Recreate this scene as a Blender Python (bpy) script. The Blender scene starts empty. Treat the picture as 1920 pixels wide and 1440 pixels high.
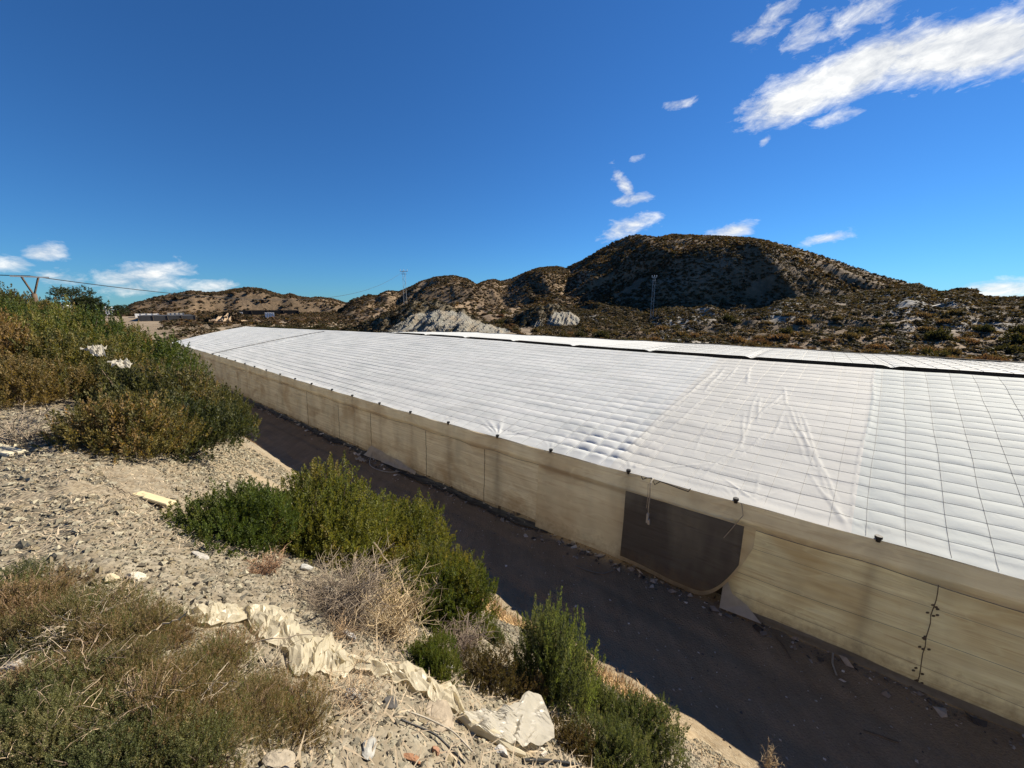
import bpy, math, random
import numpy as np
from mathutils import Vector

# ------------------------------------------------------------------ camera, sky, sun, exposure
YAWD = math.radians(51.3)
scene = bpy.context.scene
COL = scene.collection
F = 721.0                       # focal length in photo pixels (1920 wide)
PITCH = math.radians(11.0)
CH = 7.8                        # camera height above the road
CP, SP = math.cos(PITCH), math.sin(PITCH)
cd = bpy.data.cameras.new("camera")
cd.sensor_width = 36.0
cd.lens = 36.0 * F / 1920.0
cd.clip_start = 0.05
cd.clip_end = 20000
cam = bpy.data.objects.new("camera", cd)
cam.location = (0, 0, CH)
cam.rotation_euler = (math.radians(90) - PITCH, 0, 0)
COL.objects.link(cam)
scene.camera = cam

SUN_YAW, SUN_EL = math.radians(58.0), math.radians(35.0)
SDIR = Vector((math.sin(SUN_YAW) * math.cos(SUN_EL), math.cos(SUN_YAW) * math.cos(SUN_EL), math.sin(SUN_EL)))
sl = bpy.data.lights.new("sun", 'SUN')
sl.energy = 5.0
sl.angle = math.radians(0.53)
sl.color = (1.0, 0.90, 0.74)
so = bpy.data.objects.new("sun", sl)
so.rotation_euler = (-SDIR).to_track_quat('-Z', 'Y').to_euler()
so.location = (30, 20, 60)
COL.objects.link(so)

scene.view_settings.view_transform = 'Standard'
scene.view_settings.look = 'None'
scene.view_settings.exposure = 0.94
scene.view_settings.gamma = 1.0
scene.view_settings.use_curve_mapping = False
scene.cycles.max_bounces = 10
scene.cycles.diffuse_bounces = 6
scene.cycles.glossy_bounces = 2
scene.cycles.transparent_max_bounces = 8
scene.cycles.use_denoising = True
scene.cycles.caustics_reflective = False
scene.cycles.caustics_refractive = False


def ray(x, y):
    """world direction of a photo pixel"""
    u, v = x - 960.0, 720.0 - y
    return np.array([u, F * CP + v * SP, -F * SP + v * CP])


def azel(x, y):
    r = ray(x, y)
    return math.atan2(r[0], r[1]), math.atan2(r[2], math.hypot(r[0], r[1]))


# ---- world: Nishita sky with a few wind-torn clouds laid out by compass direction
world = bpy.data.worlds.new("World")
scene.world = world
world.use_nodes = True
wt = world.node_tree
wt.nodes.clear()


class NT:
    """tiny node-graph writer"""
    def __init__(s, tree):
        s.t = tree

    def n(s, typ, **kw):
        nd = s.t.nodes.new(typ)
        for k, v in kw.items():
            setattr(nd, k, v)
        return nd

    def put(s, sock, v):
        if hasattr(v, 'is_output') or isinstance(v, bpy.types.NodeSocket):
            s.t.links.new(v, sock)
        else:
            sock.default_value = v

    def m(s, op, a, b=None, c=None, clamp=False):
        nd = s.n('ShaderNodeMath', operation=op, use_clamp=clamp)
        s.put(nd.inputs[0], a)
        if b is not None:
            s.put(nd.inputs[1], b)
        if c is not None:
            s.put(nd.inputs[2], c)
        return nd.outputs[0]

    def mix(s, f, a, b, blend='MIX'):
        nd = s.n('ShaderNodeMix', data_type='RGBA', blend_type=blend)
        s.put(nd.inputs[0], f)
        s.put(nd.inputs[6], a if not isinstance(a, tuple) else (*a[:3], 1))
        s.put(nd.inputs[7], b if not isinstance(b, tuple) else (*b[:3], 1))
        return nd.outputs[2]

    def noise(s, vec, scale, detail=4, rough=.55, dist=0.0, out=0):
        nd = s.n('ShaderNodeTexNoise')
        if vec is not None:
            s.t.links.new(vec, nd.inputs['Vector'])
        nd.inputs['Scale'].default_value = scale
        nd.inputs['Detail'].default_value = detail
        nd.inputs['Roughness'].default_value = rough
        nd.inputs['Distortion'].default_value = dist
        return nd.outputs[out]

    def voro(s, vec, scale, feat='F1', out=0):
        nd = s.n('ShaderNodeTexVoronoi', feature=feat)
        s.t.links.new(vec, nd.inputs['Vector'])
        nd.inputs['Scale'].default_value = scale
        return nd.outputs[out]

    def ramp(s, f, stops, interp='LINEAR'):
        nd = s.n('ShaderNodeValToRGB')
        cr = nd.color_ramp
        cr.interpolation = interp
        while len(cr.elements) < len(stops):
            cr.elements.new(0.5)
        for e, (p, c) in zip(cr.elements, stops):
            e.position = p
            e.color = (*c, 1) if isinstance(c, tuple) else (c, c, c, 1)
        s.t.links.new(f, nd.inputs[0])
        return nd.outputs[0]

    def comb(s, x, y, z):
        nd = s.n('ShaderNodeCombineXYZ')
        for i, v in enumerate((x, y, z)):
            s.put(nd.inputs[i], v)
        return nd.outputs[0]

    def mapping(s, vec, scale=(1, 1, 1), rot=(0, 0, 0)):
        nd = s.n('ShaderNodeMapping')
        s.t.links.new(vec, nd.inputs[0])
        nd.inputs['Rotation'].default_value = rot
        nd.inputs['Scale'].default_value = scale
        return nd.outputs[0]


W = NT(wt)
sky = W.n('ShaderNodeTexSky', sky_type='NISHITA')
sky.sun_disc = False
sky.sun_elevation = SUN_EL
sky.sun_rotation = SUN_YAW
sky.altitude = 100
sky.air_density = 1.0
sky.dust_density = 0.0
sky.ozone_density = 2.0
hs = W.n('ShaderNodeHueSaturation')
hs.inputs['Saturation'].default_value = 1.0
hs.inputs['Value'].default_value = 1.0
tintn = W.mix(1.0, sky.outputs[0], (.28, .67, 1.14), 'MULTIPLY')
wt.links.new(tintn, hs.inputs['Color'])
tc = W.n('ShaderNodeTexCoord')
sep = W.n('ShaderNodeSeparateXYZ')
wt.links.new(tc.outputs['Generated'], sep.inputs[0])
az = W.m('ARCTAN2', sep.outputs[0], sep.outputs[1])
el = W.m('ARCSINE', sep.outputs[2])
# (photo end points, half width in degrees, strength)
CLOUDS = [
    ((1435, 205), (1700, 95), 2.1, 1.85), ((1660, 112), (1990, 65), 2.1, 1.75),
    ((1385, 210), (1450, 165), 0.8, 0.78), ((1530, 230), (1615, 205), 0.8, .85),
    ((1390, 80), (1500, 0), 1.6, 0.8), ((1480, 85), (1560, 30), 1.6, 0.85), ((1540, 60), (1700, -20), 1.5, 0.95),
    ((1135, 440), (1228, 408), 1.3, 1.1), ((1155, 378), (1220, 368), 0.8, 1.0), ((1150, 318), (1190, 372), 0.8, .95),
    ((1335, 440), (1410, 426), 0.9, 1.2), ((1510, 455), (1590, 440), 0.6, 1.05), ((1820, 545), (1980, 538), 1.0, 1.3),
    ((1250, 200), (1300, 190), 0.6, .8), ((1428, 270), (1445, 252), .5, .8), ((1180, 302), (1205, 293), .5, .78),
    ((185, 530), (350, 505), 1.4, 1.05), ((210, 542), (350, 530), 1.1, .95), ((355, 542), (430, 536), .9, 1.1),
    ((55, 480), (115, 468), 1.0, 1.0), ((-15, 497), (50, 494), .8, 1.0), ((70, 520), (165, 525), 1.0, .8),
]
tot = None
for p0, p1, hw, st in CLOUDS:
    a0, e0 = azel(*p0)
    a1, e1 = azel(*p1)
    ca, ce = (a0 + a1) / 2, (e0 + e1) / 2
    ang = math.atan2(e1 - e0, a1 - a0)
    la = math.hypot(a1 - a0, e1 - e0) / 2 * 1.25 + math.radians(.3)
    lb = math.radians(hw)
    dx = W.m('SUBTRACT', az, ca)
    dy = W.m('SUBTRACT', el, ce)
    X = W.m('MULTIPLY_ADD', dx, math.cos(ang) / la, W.m('MULTIPLY', dy, math.sin(ang) / la))
    Y = W.m('MULTIPLY_ADD', dx, -math.sin(ang) / lb, W.m('MULTIPLY', dy, math.cos(ang) / lb))
    r2 = W.m('ADD', W.m('POWER', W.m('ABSOLUTE', X), 3.0), W.m('MULTIPLY', Y, Y))
    g = W.m('MULTIPLY', W.m('POWER', 2.718, W.m('MULTIPLY', r2, -.9)), st)
    tot = g if tot is None else W.m('MAXIMUM', tot, g)
cv = W.comb(W.m('MULTIPLY', az, 1.0), W.m('MULTIPLY', el, 1.5), 0.0)
cv1 = W.mapping(cv, scale=(.8, 1.15, 1), rot=(0, 0, math.radians(-24)))
n1 = W.noise(cv1, 30, 9, .66, .35)
n2 = W.noise(cv1, 75, 6, .6, .4)
n3 = W.noise(cv, 9, 3, .5)
nn = W.m('MULTIPLY_ADD', n1, .84, W.m('MULTIPLY', n2, .16))
dens = W.m('ADD', tot, W.m('MULTIPLY', W.m('SUBTRACT', nn, .5), 2.1))
dens = W.m('SUBTRACT', dens, .45)
dens = W.m('MULTIPLY', dens, 1.05, clamp=True)
dens = W.m('SMOOTH_MIN', dens, .97, .1, clamp=True)
shade = W.ramp(W.m('MULTIPLY_ADD', n1, .6, W.m('MULTIPLY', n3, .4)), [(.36, (6.6, 7.0, 7.6)), (.60, (11.6, 11.6, 11.3))])
cm = W.mix(dens, hs.outputs[0], shade)
bg = W.n('ShaderNodeBackground')
bg.inputs['Strength'].default_value = 0.05
wt.links.new(cm, bg.inputs['Color'])
ow = W.n('ShaderNodeOutputWorld')
wt.links.new(bg.outputs[0], ow.inputs['Surface'])

# ------------------------------------------------------------------ helpers
rng = np.random.default_rng(7)
random.seed(7)
D = np.array([-math.sin(YAWD), math.cos(YAWD)])      # along the greenhouse, away from the camera
Q = np.array([math.cos(YAWD), math.sin(YAWD)])       # across, towards the greenhouse


def AQ(a, q, z):
    a, q, z = np.broadcast_arrays(np.asarray(a, float), np.asarray(q, float), np.asarray(z, float))
    return np.stack([a * D[0] + q * Q[0], a * D[1] + q * Q[1], z], -1)


def toaq(x, y):
    return x * D[0] + y * D[1], x * Q[0] + y * Q[1]


def sm(x):
    x = np.clip(x, 0, 1)
    return x * x * (3 - 2 * x)


def _h(ix, iy, seed):
    with np.errstate(over='ignore'):
        h = ix.astype(np.uint32) * np.uint32(374761393) + iy.astype(np.uint32) * np.uint32(668265263) + np.uint32((seed * 974711 + 12345) & 0xffffffff)
        h = (h ^ (h >> np.uint32(13))) * np.uint32(1274126177)
        h = (h ^ (h >> np.uint32(15))) * np.uint32(2246822519)
        h = h ^ (h >> np.uint32(16))
    return h.astype(np.float64) / 4294967295.0


def vn(x, y, seed=0):
    x, y = np.broadcast_arrays(np.asarray(x, float), np.asarray(y, float))
    ix, iy = np.floor(x).astype(np.int64), np.floor(y).astype(np.int64)
    fx, fy = x - ix, y - iy
    fx = fx * fx * (3 - 2 * fx)
    fy = fy * fy * (3 - 2 * fy)
    a, b = _h(ix, iy, seed), _h(ix + 1, iy, seed)
    c, d = _h(ix, iy + 1, seed), _h(ix + 1, iy + 1, seed)
    return ((a * (1 - fx) + b * fx) * (1 - fy) + (c * (1 - fx) + d * fx) * fy) * 2 - 1


def fbm(x, y, o=4, seed=0, gain=.5, lac=2.03):
    x = np.asarray(x, float)
    y = np.asarray(y, float)
    s, A, n = 0.0, 1.0, 0.0
    for k in range(o):
        s = s + A * vn(x + 17.3 * k, y - 9.1 * k, seed + k)
        n += A
        A *= gain
        x = x * lac
        y = y * lac
    return s / n


def ridged(x, y, o=4, seed=0):
    x = np.asarray(x, float)
    y = np.asarray(y, float)
    s, A, n = 0.0, 1.0, 0.0
    for k in range(o):
        s = s + A * (1 - np.abs(vn(x + 7.7 * k, y + 3.1 * k, seed + k)) * 2)
        n += A
        A *= .5
        x = x * 2.1
        y = y * 2.1
    return s / n


def new_mesh(name, V, Fc, mat=None, cols=None, uv=None, smooth=False):
    V = np.asarray(V, np.float32).reshape(-1, 3)
    me = bpy.data.meshes.new(name)
    groups = Fc if isinstance(Fc, list) else [Fc]
    groups = [np.asarray(g, np.int32) for g in groups if len(g)]
    loops = np.concatenate([g.ravel() for g in groups])
    sizes = np.concatenate([np.full(len(g), g.shape[1], np.int32) for g in groups])
    starts = np.concatenate([[0], np.cumsum(sizes)[:-1]]).astype(np.int32)
    me.vertices.add(len(V))
    me.vertices.foreach_set('co', V.ravel())
    me.loops.add(len(loops))
    me.loops.foreach_set('vertex_index', loops)
    me.polygons.add(len(sizes))
    me.polygons.foreach_set('loop_start', starts)
    if smooth:
        me.polygons.foreach_set('use_smooth', np.ones(len(sizes), bool))
    else:
        me.polygons.foreach_set('use_smooth', np.zeros(len(sizes), bool))
    me.update(calc_edges=True)
    if cols is not None:
        c4 = np.ones((len(V), 4), np.float32)
        c4[:, :3] = cols
        at = me.color_attributes.new('tint', 'FLOAT_COLOR', 'POINT')
        at.data.foreach_set('color', c4.ravel())
    if uv is not None:
        ul = me.uv_layers.new(name='UVMap')
        ul.data.foreach_set('uv', np.asarray(uv, np.float32)[loops].ravel())
    if mat is not None:
        me.materials.append(mat)
    return me


def link(name, me, parent=None):
    o = bpy.data.objects.new(name, me)
    COL.objects.link(o)
    if parent is not None:
        o.parent = parent
    return o


def tag(o, label, cat, group=None):
    o['label'] = label
    o['category'] = cat
    if group:
        o['group'] = group
    return o


def struct(o, kind='structure'):
    o['kind'] = kind
    return o


def empty(name, loc=(0, 0, 0), rz=0.0):
    o = bpy.data.objects.new(name, None)
    o.empty_display_size = .2
    COL.objects.link(o)
    o.location = [float(v) for v in loc]
    o.rotation_euler = (0, 0, rz)
    return o


def copy_tree(o, parent=None):
    c = o.copy()
    COL.objects.link(c)
    c.parent = parent
    for ch in list(o.children):
        copy_tree(ch, c)
    return c


def grid_faces(nr, nc):
    i = np.arange(nr - 1)[:, None] * nc + np.arange(nc - 1)[None, :]
    i = i.ravel()
    return np.stack([i, i + 1, i + nc + 1, i + nc], -1)


class MB:
    def __init__(s):
        s.V, s.F4, s.F3, s.C, s.n = [], [], [], [], 0

    def add(s, V, F, c=None):
        V = np.asarray(V, float).reshape(-1, 3)
        F = np.asarray(F)
        (s.F4 if F.shape[1] == 4 else s.F3).append(F + s.n)
        s.V.append(V)
        s.C.append(np.tile(np.asarray(c if c is not None else (1, 1, 1), float), (len(V), 1)) if np.ndim(c) < 2 else c)
        s.n += len(V)

    def tube(s, P, r, n=6, c=None, cap=True):
        P = np.asarray(P, float)
        k = len(P)
        r = np.broadcast_to(np.asarray(r, float), (k,))
        T = np.gradient(P, axis=0)
        T /= np.linalg.norm(T, axis=1, keepdims=True) + 1e-9
        up = np.array([0, 0, 1.0]) if abs(T[:, 2]).mean() < .9 else np.array([1.0, 0, 0])
        B = np.cross(T, up)
        B /= np.linalg.norm(B, axis=1, keepdims=True) + 1e-9
        N = np.cross(B, T)
        an = np.arange(n) / n * 2 * np.pi
        V = P[:, None] + r[:, None, None] * (np.cos(an)[None, :, None] * B[:, None] + np.sin(an)[None, :, None] * N[:, None])
        i = (np.arange(k - 1)[:, None] * n + np.arange(n)[None, :])
        j = (np.arange(k - 1)[:, None] * n + (np.arange(n)[None, :] + 1) % n)
        Fq = np.stack([i, j, j + n, i + n], -1).reshape(-1, 4)
        V = V.reshape(-1, 3)
        base = s.n
        s.add(V, Fq, c)
        if cap:
            ends = []
            for st in (0, (k - 1) * n):
                for m_ in range(1, n - 1):
                    ends.append([base + st, base + st + m_, base + st + m_ + 1])
            s.F3.append(np.array(ends))

    def box(s, c, size, R=None, col=None):
        x, y, z = np.asarray(size) / 2
        V = np.array([[-x, -y, -z], [x, -y, -z], [x, y, -z], [-x, y, -z], [-x, -y, z], [x, -y, z], [x, y, z], [-x, y, z]])
        if R is not None:
            V = V @ np.asarray(R).T
        V = V + np.asarray(c)
        s.add(V, np.array([[0, 3, 2, 1], [4, 5, 6, 7], [0, 1, 5, 4], [1, 2, 6, 5], [2, 3, 7, 6], [3, 0, 4, 7]]), col)

    def build(s, name, mat, parent=None, smooth=False, cols=False):
        F_ = []
        if s.F4:
            F_.append(np.concatenate(s.F4))
        if s.F3:
            F_.append(np.concatenate(s.F3))
        me = new_mesh(name, np.concatenate(s.V), F_, mat, np.concatenate(s.C) if cols else None, smooth=smooth)
        return link(name, me, parent)


def rotz(a):
    c, s = math.cos(a), math.sin(a)
    return np.array([[c, -s, 0], [s, c, 0], [0, 0, 1]])


def rotx(a):
    c, s = math.cos(a), math.sin(a)
    return np.array([[1, 0, 0], [0, c, -s], [0, s, c]])


def roty(a):
    c, s = math.cos(a), math.sin(a)
    return np.array([[c, 0, s], [0, 1, 0], [-s, 0, c]])


# icosphere for stones and far scrub
def ico(sub=0):
    t = (1 + 5 ** .5) / 2
    V = np.array([[-1, t, 0], [1, t, 0], [-1, -t, 0], [1, -t, 0], [0, -1, t], [0, 1, t], [0, -1, -t], [0, 1, -t], [t, 0, -1], [t, 0, 1], [-t, 0, -1], [-t, 0, 1]], float)
    V /= np.linalg.norm(V[0])
    Fc = [[0, 11, 5], [0, 5, 1], [0, 1, 7], [0, 7, 10], [0, 10, 11], [1, 5, 9], [5, 11, 4], [11, 10, 2], [10, 7, 6], [7, 1, 8], [3, 9, 4], [3, 4, 2], [3, 2, 6], [3, 6, 8], [3, 8, 9], [4, 9, 5], [2, 4, 11], [6, 2, 10], [8, 6, 7], [9, 8, 1]]
    for _ in range(sub):
        V = list(map(tuple, V))
        mid = {}
        nf = []

        def mp(i, j):
            k = (min(i, j), max(i, j))
            if k not in mid:
                v = (np.array(V[i]) + np.array(V[j])) / 2
                V.append(tuple(v / np.linalg.norm(v)))
                mid[k] = len(V) - 1
            return mid[k]
        for a, b, c in Fc:
            ab, bc, ca = mp(a, b), mp(b, c), mp(c, a)
            nf += [[a, ab, ca], [b, bc, ab], [c, ca, bc], [ab, bc, ca]]
        Fc = nf
        V = np.array(V)
    return np.asarray(V), np.array(Fc)


# ------------------------------------------------------------------ materials
def material(name, fn):
    m = bpy.data.materials.new(name)
    m.use_nodes = True
    m.node_tree.nodes.clear()
    g = NT(m.node_tree)
    out = g.n('ShaderNodeOutputMaterial')
    r = fn(g)
    m.node_tree.links.new(r, out.inputs['Surface'])
    return m


def princ(g, col, rough=.85, spec=.3, bump=None, bstr=.3, bdist=.02, metal=0.0):
    p = g.n('ShaderNodeBsdfPrincipled')
    g.put(p.inputs['Base Color'], col if not isinstance(col, tuple) else (*col, 1))
    g.put(p.inputs['Roughness'], rough)
    p.inputs['Specular IOR Level'].default_value = spec
    p.inputs['Metallic'].default_value = metal
    if bump is not None:
        b = g.n('ShaderNodeBump')
        b.inputs['Strength'].default_value = bstr
        b.inputs['Distance'].default_value = bdist
        g.t.links.new(bump, b.inputs['Height'])
        g.t.links.new(b.outputs[0], p.inputs['Normal'])
    return p.outputs[0]


def pos(g):
    return g.n('ShaderNodeNewGeometry').outputs['Position']


def m_ground(g):
    p = pos(g)
    tint = g.n('ShaderNodeAttribute', attribute_name='tint')
    sx = g.n('ShaderNodeSeparateColor')
    g.t.links.new(tint.outputs['Color'], sx.inputs[0])
    n1 = g.noise(p, 1.3, 6, .6)
    n2 = g.noise(p, 9, 5, .65)
    v1 = g.voro(p, 26, out=1)
    v2 = g.voro(p, 9, out=1)
    vd = g.voro(p, 26)
    peb = g.n('ShaderNodeSeparateColor')
    g.t.links.new(v1, peb.inputs[0])
    peb2 = g.n('ShaderNodeSeparateColor')
    g.t.links.new(v2, peb2.inputs[0])
    soil = g.ramp(n1, [(.3, (0.131, 0.095, 0.057)), (.5, (0.192, 0.154, 0.101)), (.7, (0.237, 0.205, 0.146))])
    stone = g.ramp(peb.outputs[0], [(0, (0.101, 0.086, 0.063)), (.4, (0.202, 0.178, 0.134)), (.75, (0.262, 0.233, 0.179)), (1, (0.323, 0.290, 0.223))])
    f = g.m('MULTIPLY', g.m('ADD', n2, -.34), 3.0, clamp=True)
    c = g.mix(f, soil, stone)
    c = g.mix(.3, c, g.ramp(peb2.outputs[1], [(0, (0.131, 0.105, 0.069)), (.6, (0.252, 0.219, 0.158)), (1, (0.312, 0.276, 0.203))]))
    # road: fine dark grey-brown grit
    n4 = g.noise(p, 30, 4, .7)
    nr = g.noise(g.mapping(p, rot=(0, 0, -YAWD), scale=(2.2, .35, 1)), 1.0, 6, .65)
    road = g.ramp(g.m('MULTIPLY_ADD', n4, .35, g.m('MULTIPLY_ADD', n1, .25, g.m('MULTIPLY', nr, .4))), [(.3, (0.151, 0.107, 0.062)), (.5, (0.235, 0.170, 0.101)), (.7, (0.349, 0.252, 0.152))])
    c = g.mix(sx.outputs[0], c, road)
    far = g.ramp(g.noise(p, .12, 8, .7), [(.3, (0.104, 0.080, 0.052)), (.5, (0.240, 0.188, 0.128)), (.7, (0.336, 0.272, 0.192))])
    c = g.mix(sx.outputs[1], c, far)
    dead = g.ramp(n2, [(.3, (.3, .21, .11)), (.7, (.46, .35, .21))])
    c = g.mix(g.m('MULTIPLY', sx.outputs[2], g.m('MULTIPLY', g.m('ADD', n1, -.2), 1.6, clamp=True)), c, dead)
    h = g.m('ADD', g.m('MULTIPLY', vd, -.8), g.m('MULTIPLY', n2, 1.0))
    return princ(g, c, .95, .15, h, .8, .022)


def m_leaf(trans=.35, rough=.6):
    def fn(g):
        t = g.n('ShaderNodeAttribute', attribute_name='tint').outputs['Color']
        oi = g.n('ShaderNodeObjectInfo').outputs['Random']
        v = g.n('ShaderNodeHueSaturation')
        g.t.links.new(t, v.inputs['Color'])
        g.t.links.new(g.m('MULTIPLY_ADD', oi, .45, .78), v.inputs['Value'])
        g.t.links.new(g.m('MULTIPLY_ADD', oi, -.05, .52), v.inputs['Hue'])
        a = princ(g, v.outputs[0], rough, .25)
        b = g.n('ShaderNodeBsdfTranslucent')
        tc_ = g.mix(1.0, v.outputs[0], (1.7, 1.6, .7), 'MULTIPLY')
        g.t.links.new(tc_, b.inputs['Color'])
        mx = g.n('ShaderNodeMixShader')
        mx.inputs[0].default_value = trans
        g.t.links.new(a, mx.inputs[1])
        g.t.links.new(b.outputs[0], mx.inputs[2])
        return mx.outputs[0]
    return fn


def m_tint(rough=.9, spec=.2, bscale=None, bstr=.5, bdist=.01, vary=.25):
    def fn(g):
        t = g.n('ShaderNodeAttribute', attribute_name='tint').outputs['Color']
        p = g.n('ShaderNodeTexCoord').outputs['Object']
        n = g.noise(p, bscale or 8, 6, .65)
        c = g.mix(1.0, t, g.ramp(n, [(.25, 1 - vary), (.75, 1 + vary)]), 'MULTIPLY')
        return princ(g, c, rough, spec, n if bscale else None, bstr, bdist)
    return fn


def m_hill(g):
    p = pos(g)
    t = g.n('ShaderNodeAttribute', attribute_name='tint')
    s_ = g.n('ShaderNodeSeparateColor')
    g.t.links.new(t.outputs['Color'], s_.inputs[0])
    n1 = g.noise(p, .045, 8, .65)
    n2 = g.noise(p, .5, 6, .7)
    soil = g.ramp(n1, [(.3, (0.120, 0.084, 0.054)), (.5, (0.190, 0.132, 0.083)), (.7, (0.269, 0.195, 0.127))])
    soil = g.mix(g.m('MULTIPLY', g.m('SUBTRACT', n2, .42), 4, clamp=True), g.mix(.6, soil, (0.055, 0.046, 0.029)), soil)
    strat = g.noise(g.mapping(p, scale=(.9, .9, .25), rot=(0, math.radians(38), math.radians(20))), 1.2, 8, .7)
    rock = g.ramp(strat, [(.3, (.13, .12, .105)), (.5, (.30, .285, .25)), (.68, (.45, .43, .38))])
    c = g.mix(s_.outputs[0], soil, rock)
    c = g.mix(s_.outputs[1], c, g.ramp(n2, [(.3, (.26, .18, .11)), (.7, (.46, .35, .24))]))
    return princ(g, c, .95, .1, n2, .8, .7)


def m_rockface(g):
    p = pos(g)
    t = g.n('ShaderNodeAttribute', attribute_name='tint')
    s_ = g.n('ShaderNodeSeparateColor')
    g.t.links.new(t.outputs['Color'], s_.inputs[0])
    n1 = g.noise(p, .35, 7, .65)
    n2 = g.noise(p, 2.2, 6, .7)
    c = g.ramp(n2, [(.25, (0.108, 0.101, 0.084)), (.5, (0.238, 0.230, 0.196)), (.75, (0.360, 0.346, 0.294))])
    c = g.mix(g.m('MULTIPLY', g.m('SUBTRACT', n1, .45), 4, clamp=True), c, (0.302, 0.245, 0.171))
    c = g.mix(s_.outputs[0], c, g.ramp(n2, [(.3, (.09, .075, .05)), (.7, (.17, .14, .09))]))
    return princ(g, c, .95, .15, n2, .9, .35)


def m_roof(g):
    uv = g.n('ShaderNodeUVMap').outputs[0]
    su = g.n('ShaderNodeSeparateXYZ')
    g.t.links.new(uv, su.inputs[0])
    a, s_ = su.outputs[0], su.outputs[1]
    p = pos(g)
    n1 = g.noise(g.comb(g.m('MULTIPLY', a, .35), g.m('MULTIPLY', s_, 22), 0.0), 1.0, 7, .65)
    n2 = g.noise(p, .5, 5, .6)
    n3 = g.noise(g.comb(g.m('MULTIPLY', a, 2.2), g.m('MULTIPLY', s_, 2.5), 0.0), 1.0, 5, .6)
    base = g.ramp(n1, [(.32, (.70, .74, .73)), (.5, (.87, .90, .88)), (.66, (.95, .97, .95))])
    base = g.mix(g.m('MULTIPLY', g.m('SUBTRACT', n3, .5), 2.0, clamp=True), base, (.87, .87, .85))
    # double, creamier sheet between the two seams; a slightly greenish single sheet beyond
    cream = g.m('MULTIPLY', g.m('GREATER_THAN', a, -1.02), g.m('LESS_THAN', a, 4.65))
    base = g.mix(g.m('MULTIPLY', cream, .55), base, (.82, .80, .73))
    right = g.m('LESS_THAN', a, -1.02)
    base = g.mix(g.m('MULTIPLY', right, .7), base, (.68, .74, .71))
    dirt = g.m('MULTIPLY', g.m('SUBTRACT', n2, .54), 3.0, clamp=True)
    base = g.mix(g.m('MULTIPLY', dirt, .3), base, (.5, .48, .43))
    bump = g.noise(g.comb(g.m('MULTIPLY', a, 9.0), g.m('MULTIPLY', s_, 70), 0.0), 1.0, 5, .65, 1.2)
    d_ = princ(g, base, .7, .12, bump, .2, .03)
    tr = g.n('ShaderNodeBsdfTranslucent')
    g.t.links.new(g.mix(.3, base, (.9, .85, .7)), tr.inputs['Color'])
    mx = g.n('ShaderNodeMixShader')
    mx.inputs[0].default_value = .39
    g.t.links.new(d_, mx.inputs[1])
    g.t.links.new(tr.outputs[0], mx.inputs[2])
    return mx.outputs[0]


def m_wall(c0, c1, stain, streak=1.0, trans=.5, wrough=.4):
    def fn(g):
        uv = g.n('ShaderNodeUVMap').outputs[0]
        su = g.n('ShaderNodeSeparateXYZ')
        g.t.links.new(uv, su.inputs[0])
        a, h = su.outputs[0], su.outputs[1]
        n1 = g.noise(g.comb(g.m('MULTIPLY', a, .14), g.m('MULTIPLY', h, 10.0 * streak), 0.0), 1.0, 6, .6)
        n2 = g.noise(g.comb(g.m('MULTIPLY', a, .55), g.m('MULTIPLY', h, .75), 3.0), 1.0, 3, .5, .5)
        n3 = g.noise(g.comb(g.m('MULTIPLY', a, .8), g.m('MULTIPLY', h, 26 * streak), 5.0), 1.0, 4, .6)
        n4 = g.noise(g.comb(g.m('MULTIPLY', a, 1.1), g.m('MULTIPLY', h, .35), 8.0), 1.0, 3, .5)
        fl = g.noise(g.comb(g.m('MULTIPLY_ADD', h, .8, g.m('MULTIPLY', a, .5)), g.m('MULTIPLY_ADD', a, -.22, g.m('MULTIPLY', h, 1.6)), 9.0), 1.0, 2, .4, .2)
        crease = g.m('SUBTRACT', 1.0, g.m('MULTIPLY', g.m('ABSOLUTE', g.m('SUBTRACT', fl, .5)), 55.0), clamp=True)
        grim = g.noise(g.comb(g.m('MULTIPLY', a, 5.0), g.m('MULTIPLY', h, 4.0), 2.0), 1.0, 6, .7)
        c = g.ramp(n1, [(.34, c0), (.66, c1)])
        c = g.mix(g.m('MULTIPLY', g.m('SUBTRACT', n4, .47), 4.0, clamp=True), c, g.mix(.42, c, (.42, .41, .33)))
        c = g.mix(g.m('MULTIPLY', g.m('SUBTRACT', n2, .47), 5.0, clamp=True), c, g.mix(.62, c, stain))
        c = g.mix(g.m('MULTIPLY', g.m('SUBTRACT', n3, .535), 5.0, clamp=True), c, g.mix(.7, c, stain))
        c = g.mix(g.m('MULTIPLY', crease, .25), c, tuple(min(1, v * 1.08) for v in c1))  # lighter crease lines: fold highlights put into the colour, along with dust
        c = g.mix(g.m('MULTIPLY', g.m('SUBTRACT', grim, .56), 2.2, clamp=True), c, g.mix(.5, c, stain))
        low = g.m('MULTIPLY', g.m('SUBTRACT', g.m('MULTIPLY', grim, 1.3), h), 1.3, clamp=True)
        c = g.mix(g.m('MULTIPLY', low, .75), c, (.27, .19, .11))
        d_ = princ(g, c, wrough, .35, g.m('ADD', g.m('MULTIPLY', n1, .7), g.m('ADD', crease, g.m('MULTIPLY', n3, .3))), .3, .03)
        tr = g.n('ShaderNodeBsdfTranslucent')
        g.t.links.new(c, tr.inputs['Color'])
        mx = g.n('ShaderNodeMixShader')
        mx.inputs[0].default_value = trans
        g.t.links.new(d_, mx.inputs[1])
        g.t.links.new(tr.outputs[0], mx.inputs[2])
        return mx.outputs[0]
    return fn


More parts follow.
